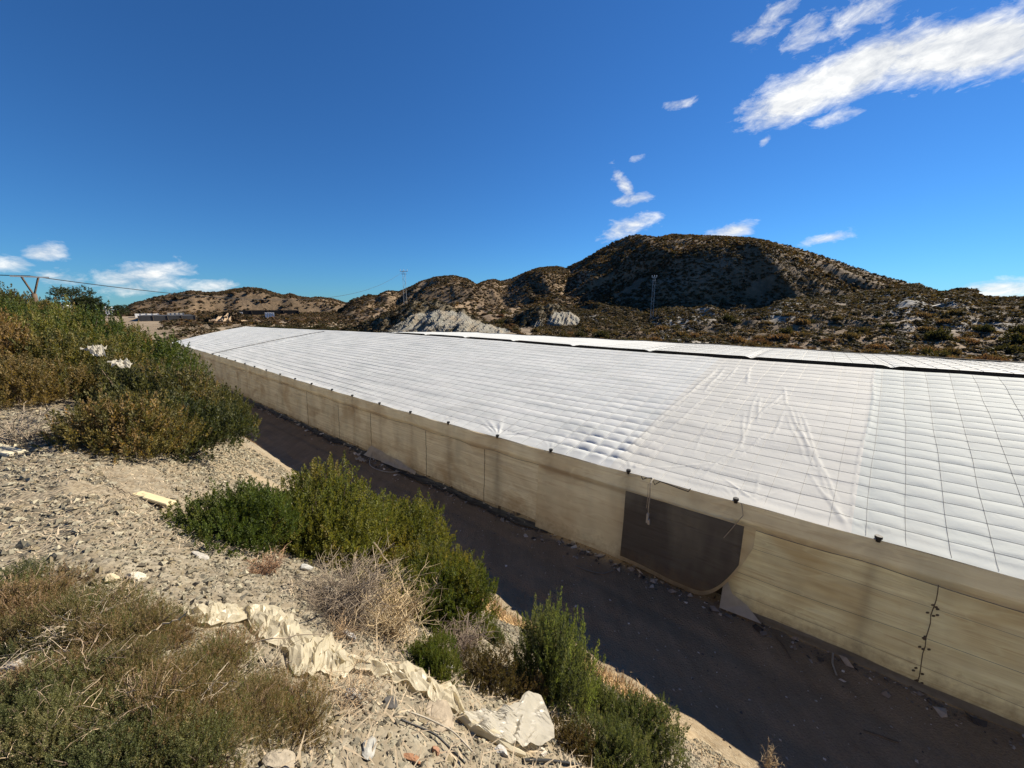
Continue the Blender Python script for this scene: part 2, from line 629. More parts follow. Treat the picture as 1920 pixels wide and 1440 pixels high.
def m_film(col, trans=.45, rough=.35, ns=6.0):
    def fn(g):
        p = g.n('ShaderNodeTexCoord').outputs['Object']
        n = g.noise(p, ns, 6, .6)
        c = g.ramp(n, [(.3, tuple(v * .8 for v in col)), (.6, col)])
        d_ = princ(g, c, rough, .4, g.noise(p, 40, 4, .6), .25, .01)
        tr = g.n('ShaderNodeBsdfTranslucent')
        g.t.links.new(c, tr.inputs['Color'])
        mx = g.n('ShaderNodeMixShader')
        mx.inputs[0].default_value = trans
        g.t.links.new(d_, mx.inputs[1])
        g.t.links.new(tr.outputs[0], mx.inputs[2])
        return mx.outputs[0]
    return fn


def m_plain(col, rough=.8, ns=5.0, vary=.25, metal=0.0, spec=.3):
    def fn(g):
        p = g.n('ShaderNodeTexCoord').outputs['Object']
        n = g.noise(p, ns, 5, .6)
        c = g.ramp(n, [(.3, tuple(v * (1 - vary) for v in col)), (.7, tuple(min(1, v * (1 + vary)) for v in col))])
        return princ(g, c, rough, spec, n, .3, .01, metal)
    return fn


M = {}
M['ground'] = material('ground', m_ground)
M['leaf'] = material('leaf', m_leaf())
M['twig'] = material('twig', m_tint(.9, .15))
M['stone'] = material('stone', m_tint(.92, .2, 14, .7, .02))
M['hill'] = material('hillside', m_hill)
M['rockface'] = material('rock_face', m_rockface)
M['scrub'] = material('scrub', m_leaf(.25, .95))
M['roof'] = material('roof_film', m_roof)
M['wall'] = material('wall_film', m_wall((.70, .62, .46), (.95, .88, .70), (.44, .31, .18), 1.0, .68))
M['wall2'] = material('wall_film_yellow', m_wall((.80, .73, .50), (.97, .91, .66), (.54, .39, .20), .8, .68))
M['valance'] = material('valance_film', m_wall((.82, .75, .58), (.92, .86, .68), (.60, .48, .32), .6, .68))
M['doorfilm'] = material('door_film', m_wall((.74, .67, .50), (.88, .80, .62), (.58, .45, .30), .3, .68))
M['net'] = material('dark_net', m_wall((.115, .11, .10), (.15, .145, .135), (.09, .08, .07), .4, .35, .8))
M['dim'] = material('interior_shade', m_plain((.03, .028, .026), .9, 3, .2))
M['black'] = material('black_net', m_plain((.012, .012, .013), .9, 3, .2))
M['wire'] = material('galvanised_wire', m_plain((.16, .16, .16), .6, 9, .2, .4))
M['post'] = material('post_wood', m_plain((.11, .085, .06), .85, 7, .3))
M['cap'] = material('black_rubber', m_plain((.02, .02, .02), .6, 9, .2))
M['film'] = material('torn_film', m_film((.70, .63, .46), .5))
M['filmw'] = material('white_film', m_film((.64, .60, .50), .5))
M['filmg'] = material('grey_film', m_film((.50, .50, .48), .4))
M['skirt'] = material('skirt_film', m_film((.22, .21, .19), .3))
M['board'] = material('pale_board', m_plain((.58, .49, .29), .8, 4, .12))
M['boardw'] = material('pale_foam', m_plain((.55, .49, .35), .8, 5, .15))
M['hose'] = material('black_hose', m_plain((.02, .02, .02), .5, 6, .2))
M['steel'] = material('galvanised_steel', m_plain((.34, .35, .35), .5, 4, .15, .3))
M['white'] = material('white_paint', m_plain((.78, .77, .73), .7, .6, .08))
M['conc'] = material('concrete', m_plain((.42, .40, .36), .9, 1.2, .2))
M['bark'] = material('bark', m_plain((.12, .085, .06), .95, 6, .35))
M['dnet'] = material('shade_net', m_plain((.05, .05, .052), .85, .6, .25))
M['rope'] = material('rope', m_plain((.35, .31, .24), .9, 8, .2))
M['glass'] = material('window_glass', m_plain((.03, .04, .05), .15, 2, .2))
M['straw'] = material('straw', m_tint(.9, .15))


# ------------------------------------------------------------------ ground
def road_z(a):
    return .8 * sm((a - 8) / 54) + 3.0 * sm((a - 62) / 70) + .8 * sm((a - 130) / 100)


def gz(a, q, fine=True):
    a = np.asarray(a, float)
    q = np.asarray(q, float)
    rz = road_z(a)
    toe = 6.45 + .3 * vn(a * .35, 3.3, 5) + .12 * vn(a * 1.3, 9.1, 6)
    k = sm((a - 5) / 12)
    zc = 6.1 + .5 * k + .25 * sm((a - 14) / 14)
    zc = zc * (1 - sm((a - 38) / 40)) + (rz + 1.2) * sm((a - 38) / 40)
    ex = 1.22 + .45 * k
    s = np.clip(q / toe, 0, 1)
    bank = rz + (zc - rz) * (1 - s ** ex)
    bank = bank + .10 * np.clip(-q, 0, 8) * k + .05 * np.clip(-q, 0, 30)
    bank = np.where(q < toe, bank, rz)
    # small fillet of loose soil at the toe
    bank = bank + .28 * np.exp(-((q - toe) / .55) ** 2) * (1 - .3 * vn(a * 2, 1.1, 3))
    beyond = (2.6 * sm((q - 12) / 20) + .018 * np.clip(q - 32, 0, 100)) * (1 - sm((a - 66) / 40))
    z = bank + beyond
    onroad = sm((q - toe + .2) / .7) * (1 - sm((q - 10.2) / 1))
    amp = (1 - onroad * .75)
    z = z + amp * (.10 * fbm(a * .55, q * .55, 4, 11) + .05 * fbm(a * 2.1, q * 2.1, 3, 21))
    z = z - onroad * .045 * (np.exp(-((q - 7.7 - .1 * vn(a * .2, 1, 8)) / .22) ** 2) + np.exp(-((q - 9.3 - .1 * vn(a * .2, 2, 8)) / .10) ** 2)) + onroad * .03 * fbm(a * 1.3, q * 2.2, 3, 44)
    if fine:
        z = z + amp * .022 * fbm(a * 8, q * 8, 2, 31) + .02 * onroad * vn(a * .4, q * 3, 2)
    return z


def ticks(dense0, dense1, step, far0, far1, grow=1.13):
    t = list(np.arange(dense0, dense1, step))
    d, x = step, dense1
    while x < far1:
        t.append(x)
        d *= grow
        x += d
    t.append(far1)
    d, x = step, dense0
    while x > far0:
        d *= grow
        x -= d
        t.append(max(x, far0))
    return np.unique(np.array(t))


ta = ticks(-3, 13, .055, -4000, 4000, 1.07)
tq = ticks(-4, 8, .055, -4000, 4000, 1.07)
GA, GQ = np.meshgrid(ta, tq, indexing='ij')
GZ = gz(GA, GQ)
rr = np.hypot(GA, GQ)
GZ = np.where(rr > 300, np.minimum(GZ, 5.2), GZ)
toe_ = 6.45 + .3 * vn(GA * .35, 3.3, 5) + .12 * vn(GA * 1.3, 9.1, 6)
cr = sm((GQ - toe_ - .1) / .6) * (1 - sm((GQ - 10.6) / .3)) * (1 - sm((GA - 66) / 10))
cg = np.clip(sm((GA - 62) / 20) + sm((GQ - 31.5) / 2), 0, 1)
cb = sm((fbm(GA * .35, GQ * .35, 3, 77) + .1) * 2) * (1 - cr) * (1 - cg)
# trodden straw on the terrace to the left, dry grass at the toe
cb = np.clip(cb * .55 + .75 * np.exp(-((GQ - toe_ + .4) / .5) ** 2), 0, 1)
cols = np.stack([cr, cg, cb], -1).reshape(-1, 3)
o = link('ground', new_mesh('ground', AQ(GA, GQ, GZ).reshape(-1, 3), grid_faces(len(ta), len(tq))[:, ::-1], M['ground'], cols, smooth=True))
struct(o)


def hit(x, y, zoff=0.0, tmax=60):
    """where the line of sight of a photo pixel meets the bank (a, q, z)"""
    r = ray(x, y)
    t = np.linspace(.5, tmax, 6000) / np.linalg.norm(r)
    P = r[None] * t[:, None]
    a, q = toaq(P[:, 0], P[:, 1])
    below = (CH + P[:, 2]) < gz(a, q, False) + zoff
    i = int(np.argmax(below)) if below.any() else len(t) - 1
    return float(a[i]), float(q[i]), float(gz(a[i], q[i]))


# ------------------------------------------------------------------ hills (structure)
def sil(pts):
    A = sorted((azel(*p)[0], math.tan(azel(*p)[1])) for p in pts)
    A = np.array(A)
    return A[:, 0], A[:, 1]


class Hill:
    def __init__(s, pts, R, r0, zb, p=1.4, amp=6, w=40, seed=1, back=.45, spurs=(), rough=1.0):
        s.th, s.te = sil(pts)
        s.R, s.r0, s.zb, s.p, s.amp, s.w, s.seed, s.back, s.rough = R, r0, zb, p, amp, w, seed, back, rough
        s.spurs = []
        for (pl, A, wl, wr) in spurs:
            tt = []
            for (x, y) in pl:
                th, e = azel(x, y)
                rs = np.linspace(r0, R, 400)
                zz = s.base(np.full(400, th), rs)
                vis = (zz - CH) / rs
                k = int(np.argmin(np.abs(vis - math.tan(e))))
                tt.append((float(rs[k]), th))
            tt.sort()
            s.spurs.append((np.array(tt), A, wl, wr))

    def Rt(s, th):
        return s.R * (1 + .16 * vn(th * 9, 1.5, s.seed + 50))

    def base(s, th, r):
        te = np.interp(th, s.th, s.te)
        R = s.Rt(th)
        zc = CH + R * te
        t = (r - s.r0) / (R - s.r0)
        tc_ = np.clip(t, 0, 1)
        z = s.zb + (zc - s.zb) * (.25 * tc_ + .75 * tc_ ** s.p)
        return np.where(t > 1, zc - (r - R) * s.back, z)

    def z(s, th, r):
        z = s.base(th, r)
        R = s.Rt(th)
        t = np.clip((r - s.r0) / (R - s.r0), 0, 1)
        x, y = r * np.sin(th), r * np.cos(th)
        wx = x + 12 * fbm(x / 60, y / 60, 2, s.seed + 9)
        g = ridged(wx / s.w, y / (s.w * 2.6), 5, s.seed)
        z = z + s.amp * (g - .72) * 4 * t * (1 - t) * .8
        for tt, A, wl, wr in s.spurs:
            c = np.interp(r, tt[:, 0], tt[:, 1])
            d = (th - c) * r
            d = d + 3 * vn(r / 14, 2.2, s.seed + 3)
            e = np.where(d < 0, np.exp(-(d / wl) ** 2), 1 / (1 + (d / wr) ** 2))
            lim = sm((r - tt[0, 0] + 10) / 25) * sm((tt[-1, 0] + 8 - r) / 20)
            z = z + A * e * lim * np.minimum(1, 3 * (1 - t) + .1)
        te = np.interp(th, s.th, s.te)
        lim = CH + r * te - .012 * np.maximum(0, R - r)
        k_ = 1.2
        z = np.where(r <= R * 1.02, lim - k_ * np.log1p(np.exp(np.clip((lim - z) / k_, -30, 30))), z)
        return z + s.rough * .35 * fbm(x / 5, y / 5, 3, s.seed + 4) * np.minimum(1, t * 4) * np.minimum(1, (1.02 - t) * 5 + .15) + s.rough * .12 * np.abs(fbm(x / 1.6, y / 1.6, 2, s.seed + 7))


SIL_FAR = [(150, 600), (200, 590), (232, 578), (250, 567), (290, 556), (340, 547), (360, 543), (385, 547), (410, 547), (440, 541), (465, 538), (490, 540), (515, 548), (530, 552), (545, 549), (560, 554), (580, 557), (600, 555), (625, 559), (645, 566), (680, 574), (720, 580)]
SIL_MID = [(560, 612), (600, 600), (625, 588), (645, 572), (665, 558), (690, 551), (705, 553), (725, 543), (748, 545), (765, 538), (790, 525), (820, 517), (850, 515), (875, 520), (893, 531), (908, 525), (925, 521), (940, 525), (960, 520), (985, 508), (1010, 500), (1045, 497), (1070, 503), (1120, 515), (1180, 530), (1260, 560)]
SIL_BIG = [(960, 580), (1010, 548), (1040, 515), (1065, 498), (1090, 487), (1120, 468), (1150, 452), (1180, 440), (1200, 437), (1230, 443), (1258, 438), (1300, 440), (1350, 442), (1400, 444), (1440, 448), (1480, 458), (1520, 470), (1560, 483), (1600, 497), (1650, 514), (1700, 526), (1760, 541), (1850, 560), (2000, 580), (2200, 585)]
SIL_RIGHT = [(1000, 618), (1060, 608), (1130, 596), (1200, 578), (1260, 566), (1340, 562), (1400, 560), (1450, 553), (1500, 552), (1560, 546), (1620, 540), (1680, 536), (1715, 527), (1730, 530), (1742, 541), (1770, 541), (1800, 535), (1825, 536), (1838, 549), (1870, 552), (1920, 550), (2000, 546), (2200, 540), (2600, 540)]
H_FAR = Hill(SIL_FAR, 620, 240, 4.5, 1.3, 18, 80, 3, spurs=[([(450, 545), (400, 565), (370, 572)], 14, 25, 90), ([(465, 540), (500, 560), (520, 575)], 10, 25, 60)])
H_MID = Hill(SIL_MID, 300, 75, 3.6, 1.35, 9, 34, 5, spurs=[([(850, 517), (835, 535), (800, 560)], 9, 10, 26), ([(1040, 500), (1000, 530), (980, 550)], 6, 10, 25), ([(745, 545), (725, 560)], 5, 9, 20)])
H_BIG = Hill(SIL_BIG, 255, 80, 4.0, 1.35, 10, 30, 8, spurs=[([(1215, 452), (1220, 480), (1240, 520), (1290, 570)], 8, 12, 22), ([(1335, 452), (1365, 490), (1385, 525), (1400, 560)], 11, 17, 40), ([(1190, 500), (1130, 515), (1090, 528)], 7, 9, 20)])
H_RIGHT = Hill(SIL_RIGHT, 120, 42, 3.3, 1.15, 3.5, 15, 13, rough=1.0, spurs=[([(1490, 560), (1480, 600)], 3, 3, 10), ([(1245, 575), (1260, 605)], 2, 3, 8), ([(1790, 560), (1690, 600)], 2.5, 3, 9)])


def build_hill(name, Hh, th0, th1, nth, r_a, r_b, nr, rockf):
    th = np.linspace(th0, th1, nth)
    r = r_a + (r_b - r_a) * np.linspace(0, 1, nr) ** 1.25
    T, Rr = np.meshgrid(th, r, indexing='ij')
    Z = Hh.z(T, Rr)
    Z = np.where(Rr < Hh.r0 + 4, Z - (Hh.r0 + 4 - Rr) * .25, Z)
    V = np.stack([Rr * np.sin(T), Rr * np.cos(T), Z], -1)
    rk, tan = rockf(V[..., 0], V[..., 1], Z, T, Rr)
    c = np.stack([rk, tan, 0 * rk], -1).reshape(-1, 3)
    o = link(name, new_mesh(name, V.reshape(-1, 3), grid_faces(nth, nr), M['hill'], c, smooth=True))
    return struct(o)


def rk_none(x, y, z, T, R):
    n = fbm(x / 30, y / 30, 4, 91)
    return 0 * x, np.clip((n - .35) * 3, 0, .6)


def rk_right(x, y, z, T, R):
    n = fbm(x / 9, y / 9, 4, 92)
    n2 = fbm(x / 22, y / 22, 3, 93)
    rk = np.clip((n - .12) * 3.4, 0, 1) * np.clip((n2 + .35) * 2, 0, 1)
    for (px, py, sx, sy) in [(1300, 590, 45, 16), (1465, 585, 28, 16), (1250, 600, 30, 14), (1660, 575, 30, 12), (1730, 610, 30, 14), (1600, 555, 60, 9), (1740, 565, 30, 8), (1840, 610, 40, 9)]:
        th, e = azel(px, py)
        vis = np.arctan((z - CH) / R)
        w = np.exp(-((T - th) / (sx / 900)) ** 2 - ((vis - e) / (sy / 900)) ** 2)
        rk = np.clip(rk + w * 1.4, 0, 1)
    return rk, np.clip((n2 - .1) * 1.5, 0, .45)


def rk_big(x, y, z, T, R):
    n = fbm(x / 14, y / 14, 4, 94)
    low = 1 - sm((R - 85) / 45)
    return np.clip((n + .1) * 2.5, 0, 1) * low * .8, np.clip((fbm(x / 35, y / 35, 3, 95) - .3) * 2, 0, .4)


build_hill('far_hills', H_FAR, math.radians(-56), math.radians(-17), 240, 240, 900, 110, rk_none)
build_hill('middle_hills', H_MID, math.radians(-30), math.radians(23), 330, 72, 420, 150, rk_big)
build_hill('big_hill', H_BIG, math.radians(1), math.radians(60), 380, 78, 380, 170, rk_big)
build_hill('scrub_slope', H_RIGHT, math.radians(2), math.radians(66), 420, 38, 190, 190, rk_right)


def surf(x, y):
    th, r = np.arctan2(x, y), np.hypot(x, y)
    a, q = toaq(x, y)
    z = gz(a, q, False)
    z = np.where((th > math.radians(-30)) & (th < math.radians(23)) & (r > 74), np.maximum(z, H_MID.z(th, r)), z)
    z = np.where((th > math.radians(1)) & (r > 80), np.maximum(z, H_BIG.z(th, r)), z)
    z = np.where((th > math.radians(2)) & (r > 42), np.maximum(z, H_RIGHT.z(th, r)), z)
    z = np.where((th < math.radians(-17)) & (r > 240), np.maximum(z, H_FAR.z(th, r)), z)
    return z


VEG = []


def outcrop(name, outline, r, depth, base_z, seed, ang, vegl=.3):
    """rock face with tilted strata; outline = crest as photo pixels at distance r"""
    P = []
    for (x, y) in outline:
        th, e = azel(x, y)
        P.append((r * math.tan(th), CH + math.tan(e) * r / math.cos(th)))
    P = np.array(P)
    nx, nv = 150, 90
    X = np.linspace(P[0, 0], P[-1, 0], nx)
    top = np.interp(X, P[:, 0], P[:, 1])
    v = np.linspace(0, 1.5, nv)
    XX, VV = np.meshgrid(X, v, indexing='ij')
    TT = np.broadcast_to(top[:, None], XX.shape)
    bz = base_z
    Z = np.where(VV <= 1, bz + (TT - bz) * np.minimum(VV, 1) ** .85, TT - (VV - 1) * (TT - bz) * .9)
    Y = r - depth * (1 - VV) * np.clip((TT - bz) / 4, .2, 1.2)
    s_ = XX * math.cos(ang) + Z * math.sin(ang)
    n_ = -XX * math.sin(ang) + Z * math.cos(ang)
    dsp = 1.5 * fbm(XX * .25, Z * .3, 3, seed + 11) + 1.9 * ridged(s_ * .55 + .4 * fbm(s_ * .4, n_ * .4, 2, seed), n_ * .16, 3, seed + 1) + 1.0 * ridged(s_ * 1.5, n_ * .4, 3, seed + 2) + .18 * fbm(XX * 2.2, Z * 2.2, 3, seed + 5)
    edge = np.minimum(1, np.minimum(XX - X[0], X[-1] - XX) / 2.0) * np.minimum(1, VV * 4) * np.clip(1.15 - VV, 0.1, 1)
    Y = Y - dsp * edge
    Z = Z + .55 * fbm(XX * .9, VV * 2, 3, seed + 20) * np.minimum(1, VV * 2) + .35 * dsp * edge * np.clip(1 - np.abs(VV - 1), 0, 1)
    fr = (XX - X[0]) / (X[-1] - X[0])
    veg = np.clip(sm((VV - .84 + .1 * vn(XX * .6, 1.0, seed)) / .1) + sm((VV - .1 - 2.2 * np.clip(fr - vegl + .06 * vn(XX * .5, Z * .5, 9), 0, 1)) / .08) + (fbm(XX * .5, Z * .5, 3, seed + 8) > .36) * .8, 0, 1)
    c = np.stack([veg, 0 * veg, 0 * veg], -1).reshape(-1, 3)
    V = np.stack([XX, Y, Z], -1).reshape(-1, 3)
    VEG.append(V[(veg.ravel() > .5) & (VV.ravel() < 1.1)])
    return struct(link(name, new_mesh(name, V, grid_faces(nx, nv), M['rockface'], c, smooth=False)))


outcrop('rock_outcrop', [(640, 618), (680, 608), (705, 598), (735, 582), (765, 568), (795, 562), (820, 566), (850, 577), (880, 588), (905, 600), (930, 610), (960, 622)], 72, 9, 2.6, 41, math.radians(-52))
outcrop('rock_outcrop', [(930, 612), (955, 598), (985, 585), (1010, 574), (1030, 570), (1050, 575), (1075, 588), (1100, 598), (1130, 606), (1160, 612)], 92, 9, 3.0, 52, math.radians(-40), .25)
o = outcrop('dirt_mound', [(378, 606), (395, 596), (412, 588), (430, 584), (445, 586), (455, 594), (470, 604)], 118, 5, 3.2, 63, math.radians(20))
o.data.materials[0] = M['hill']
at = o.data.color_attributes['tint']
buf = np.zeros(len(o.data.vertices) * 4, np.float32)
at.data.foreach_get('color', buf)
buf = buf.reshape(-1, 4)
buf[:, 1] = 1 - buf[:, 0]
buf[:, 0] = 0
at.data.foreach_set('color', buf.ravel())

# far scrub on the hillsides: thousands of low bushes nobody could count
iv, if_ = ico(0)


def scrub_mass(name, X, Y, Z, S, Cc, flat=.75, seed=3, k=8, fw=.42):
    """each bush: a handful of leafy facets spread over a dome"""
    r_ = np.random.default_rng(seed)
    n = len(X)
    d = r_.normal(size=(n, k, 3))
    d[..., 2] = np.abs(d[..., 2])
    d /= np.linalg.norm(d, axis=-1, keepdims=True)
    c = d * (.45 + .5 * r_.random((n, k, 1)))
    t1 = np.cross(d + r_.normal(size=d.shape) * .6, r_.normal(size=d.shape))
    t1 /= np.linalg.norm(t1, axis=-1, keepdims=True)
    t2 = np.cross(d, t1) + d * (r_.random((n, k, 1)) - .3) * .9
    w = fw * (1 + .8 * r_.random((n, k, 1)))
    V = np.stack([c - t1 * w * .8, c - t2 * w, c + t1 * w, c + t2 * w * .9], 2)
    V = V * S[:, None, None, None] * np.array([1, 1, flat])
    V = V + np.stack([X, Y, Z], -1)[:, None, None]
    Fc = np.arange(n * k * 4).reshape(-1, 4)
    S = S * .86
    cc = np.repeat(np.repeat(Cc, k, 0) * (.7 + .6 * r_.random((n * k, 1))), 4, 0)
    return struct(link(name, new_mesh(name, V.reshape(-1, 3), Fc, M['scrub'], cc, smooth=False)), 'stuff')


def rand_cols(n, pal, r_, j=.25):
    pal = np.array(pal)
    return pal[r_.integers(0, len(pal), n)] * (1 + j * (r_.random((n, 1)) * 2 - 1))


PAL_HILL = [(0.054, 0.038, 0.021), (0.070, 0.049, 0.026), (0.041, 0.033, 0.016), (0.089, 0.059, 0.033), (0.054, 0.045, 0.023), (0.114, 0.077, 0.045), (0.032, 0.027, 0.014)]
r_ = np.random.default_rng(21)
Xs, Ys, Ss = [], [], []
for th0, th1, ra, rb, n, s0, s1 in [(-30, 22, 80, 330, 24000, .40, 1.0), (2, 62, 85, 280, 28000, .35, .95), (3, 64, 34, 135, 22000, .22, .75), (-42, -28, 82, 250, 2200, .4, 1.3), (-56, -18, 250, 640, 12000, .9, 2.0)]:
    th = np.radians(r_.uniform(th0, th1, n))
    r1 = np.sqrt(r_.uniform(ra ** 2, rb ** 2, n))
    x, y = r1 * np.sin(th), r1 * np.cos(th)
    keep = fbm(x / 12, y / 12, 3, 77) > -.55
    a_, q_ = toaq(x, y)
    keep &= (q_ > 33.2) | (a_ > 82)
    Xs.append(x[keep]); Ys.append(y[keep]); Ss.append((s0 + (s1 - s0) * r_.random(n) ** 2.2)[keep])
Xs, Ys, Ss = map(np.concatenate, (Xs, Ys, Ss))
Zs_ = surf(Xs, Ys)
vg = np.concatenate(VEG)
vg = vg[r_.random(len(vg)) < .16]
Xs, Ys, Zs_ = np.concatenate([Xs, vg[:, 0]]), np.concatenate([Ys, vg[:, 1]]), np.concatenate([Zs_, vg[:, 2] - .05])
Ss = np.concatenate([Ss, .18 + .5 * r_.random(len(vg)) ** 2])
nr_ = np.hypot(Xs, Ys) < 125
cc_ = rand_cols(len(Xs), PAL_HILL, r_)
scrub_mass('hillside_scrub', Xs[~nr_], Ys[~nr_], Zs_[~nr_], Ss[~nr_], cc_[~nr_])
scrub_mass('low_scrub', Xs[nr_], Ys[nr_], Zs_[nr_], Ss[nr_], cc_[nr_], seed=4, k=22, fw=.2)


# ------------------------------------------------------------------ plants
def plumes(P, AX, nl, plen, ll, lw, C, r_, spread=.75):
    """many small leaves along short shoots: P bases, AX axes, C colours (per shoot)"""
    n = len(P)
    t = r_.random((n, nl)) ** .8
    L = plen * (.65 + .7 * r_.random((n, 1)))
    rad = r_.normal(size=(n, nl, 3))
    ax = AX[:, None, :]
    rad -= (rad * ax).sum(-1, keepdims=True) * ax
    rad /= np.linalg.norm(rad, axis=-1, keepdims=True) + 1e-9
    base = P[:, None] + ax * (t * L)[..., None] + rad * (.004 + .10 * plen * (1 - t) * r_.random((n, nl)))[..., None]
    dr = ax * (.55 + .5 * t)[..., None] + rad * (spread * (1.1 - .6 * t))[..., None]
    dr /= np.linalg.norm(dr, axis=-1, keepdims=True)
    l_ = ll * (.6 + .7 * r_.random((n, nl))) * (1.1 - .45 * t)
    w = np.cross(dr, r_.normal(size=(n, nl, 3)))
    w /= np.linalg.norm(w, axis=-1, keepdims=True) + 1e-9
    w *= (lw * .5 * (.7 + .6 * r_.random((n, nl))))[..., None]
    mid = base + dr * (l_ * .5)[..., None]
    tip = base + dr * l_[..., None]
    V = np.stack([base, mid + w, tip, mid - w], 2).reshape(-1, 3)
    Fq = np.arange(n * nl * 4).reshape(-1, 4)
    c = C[:, None, :] * (.72 + .56 * r_.random((n, nl, 1)))
    c = np.repeat(c.reshape(-1, 3), 4, 0)
    return V, Fq, c


def shrub_meshes(name, R, Hh, n, nl, plen, ll, lw, pal, seed, up=.62, lobes=7, hollow=.55, stemcol=(.16, .12, .085), nst=36, spread=.75, skew=(0, 0)):
    r_ = np.random.default_rng(seed)
    lc, lr, lh = [], [], []
    for k in range(lobes):
        an = 6.283 * (k + .6 * r_.random()) / lobes
        d = R * (.25 + .42 * r_.random())
        lc.append([d * math.cos(an), d * math.sin(an)])
        lr.append(R * (.38 + .25 * r_.random()))
        lh.append(Hh * (.55 + .45 * r_.random()))
    lc.append([0, 0]); lr.append(R * .55); lh.append(Hh)
    lc, lr, lh = np.array(lc), np.array(lr), np.array(lh)
    pr = (lr ** 2) / (lr ** 2).sum()
    k = r_.choice(len(lr), n, p=pr)
    u = r_.random(n) ** .75
    an = r_.random(n) * 6.283
    cz = u
    sz = np.sqrt(1 - cz ** 2)
    dirs = np.stack([sz * np.cos(an), sz * np.sin(an), cz], -1)
    f = hollow + (1 - hollow) * r_.random(n) ** .6
    f *= 1 + .16 * vn(dirs[:, 0] * 4 + k * 3.1, dirs[:, 1] * 4 + dirs[:, 2] * 3, seed)
    P = dirs * np.stack([lr[k], lr[k], lh[k] * .96], -1) * f[:, None]
    P[:, :2] += lc[k]
    P[:, 0] += skew[0] * P[:, 2]; P[:, 1] += skew[1] * P[:, 2]
    P[:, 2] = np.maximum(P[:, 2] - plen * .5, .02)
    AX = dirs * (1 - up) + np.array([0, 0, 1.0]) * up + r_.normal(size=(n, 3)) * .17
    AX /= np.linalg.norm(AX, axis=1, keepdims=True)
    pal = np.array(pal)
    pn = (vn(P[:, 0] / R * 2.2 + 5, P[:, 1] / R * 2.2 + P[:, 2], seed + 4) + 1) / 2
    idx = np.clip((pn * .6 + .4 * r_.random(n)) * len(pal), 0, len(pal) - 1).astype(int)
    C = pal[idx] * (.85 + .3 * r_.random((n, 1)))
    V, Fq, c = plumes(P, AX, nl, plen, ll, lw, C, r_, spread)
    leaf = new_mesh(name + '_foliage', V, Fq, M['leaf'], c)
    mb = MB()
    pick = r_.choice(n, min(nst, n), replace=False)
    for i in pick:
        e = P[i] + AX[i] * plen * .8
        b = np.array([*(lc[k[i]] * .12 + r_.normal(size=2) * .04), -.12])
        t = np.linspace(0, 1, 5)[:, None]
        m_ = (b + e) / 2 + np.array([0, 0, -.1 * Hh]) + r_.normal(size=3) * .06 * R
        pts = b * (1 - t) ** 2 + 2 * m_ * t * (1 - t) + e * t ** 2
        mb.tube(pts, np.linspace(.018, .004, 5) * (R ** .5), 4, stemcol, False)
    so_ = mb.build(name + '_stems', M['twig'], cols=True)
    st = so_.data
    bpy.data.objects.remove(so_)
    return leaf, st


def plant(name, meshes, a, q, label, cat='shrub', group=None, s=1.0, rz=0.0, z=None, sz=None):
    zz = float(gz(a, q)) if z is None else z
    e = empty(name, AQ(a, q, zz - .03), rz)
    e.scale = (s, s, s * (sz or 1))
    link('foliage', meshes[0], e)
    link('stems', meshes[1], e)
    tag(e, label, cat, group)
    return e


GREEN = [(0.078, 0.102, 0.025), (0.111, 0.132, 0.032), (0.065, 0.090, 0.023), (0.156, 0.156, 0.040), (0.195, 0.168, 0.057)]
OLIVE = [(0.119, 0.111, 0.037), (0.154, 0.137, 0.045), (0.091, 0.091, 0.031), (0.210, 0.163, 0.062), (0.266, 0.195, 0.088)]
BROWN = [(0.196, 0.128, 0.058), (0.238, 0.155, 0.072), (0.147, 0.108, 0.046), (0.280, 0.182, 0.091), (0.140, 0.128, 0.052)]
DARKER = [(0.052, 0.073, 0.026), (0.072, 0.094, 0.031), (0.042, 0.060, 0.024), (0.098, 0.112, 0.042)]
DGREEN = [(.062, .070, .028), (.082, .088, .032), (.05, .058, .024), (.105, .105, .042), (.13, .11, .05)]
GREY = [(.075, .095, .05), (.095, .115, .06), (.06, .08, .04), (.13, .14, .08)]

PR = {}
PR['near_green'] = shrub_meshes('near_green', 1.0, 1.0, 1700, 44, .20, .045, .014, [(.075, .10, .022), (.10, .125, .028), (.14, .15, .04), (.085, .095, .024)], 101)
PR['near_olive'] = shrub_meshes('near_olive', 1.2, 1.35, 2600, 44, .22, .048, .015, [(0.082, 0.101, 0.024), (0.116, 0.130, 0.031), (0.151, 0.152, 0.036), (0.198, 0.168, 0.054), (0.098, 0.112, 0.030)], 102, lobes=9)
PR['near_olive2'] = shrub_meshes('near_olive2', 1.15, 1.25, 2400, 44, .22, .046, .015, [(0.087, 0.101, 0.024), (0.129, 0.130, 0.034), (0.175, 0.157, 0.042), (0.220, 0.186, 0.072)], 103, lobes=8)
PR['upright'] = shrub_meshes('upright', .8, 1.5, 900, 70, .42, .05, .013, GREY[:3] + [(.09, .13, .045), (.11, .14, .055)], 104, up=.85, lobes=8, spread=.55, nst=60)
PR['upright2'] = shrub_meshes('upright2', .95, .9, 1300, 56, .26, .042, .012, GREY + [(.08, .11, .04)], 105, up=.78, lobes=8, spread=.6)
PR['front_grey'] = shrub_meshes('front_grey', .9, .62, 1300, 32, .13, .024, .009, [(0.136, 0.141, 0.059), (0.181, 0.182, 0.077), (0.099, 0.105, 0.041), (0.272, 0.225, 0.111)], 106, lobes=9, nst=90)
PR['front_brown'] = shrub_meshes('front_brown', .9, .55, 1800, 30, .13, .020, .008, [(0.174, 0.133, 0.062), (0.232, 0.172, 0.085), (0.131, 0.118, 0.047), (0.290, 0.227, 0.124), (0.131, 0.157, 0.054)], 107, lobes=9, nst=220, stemcol=(0.246, 0.168, 0.108), hollow=.3)
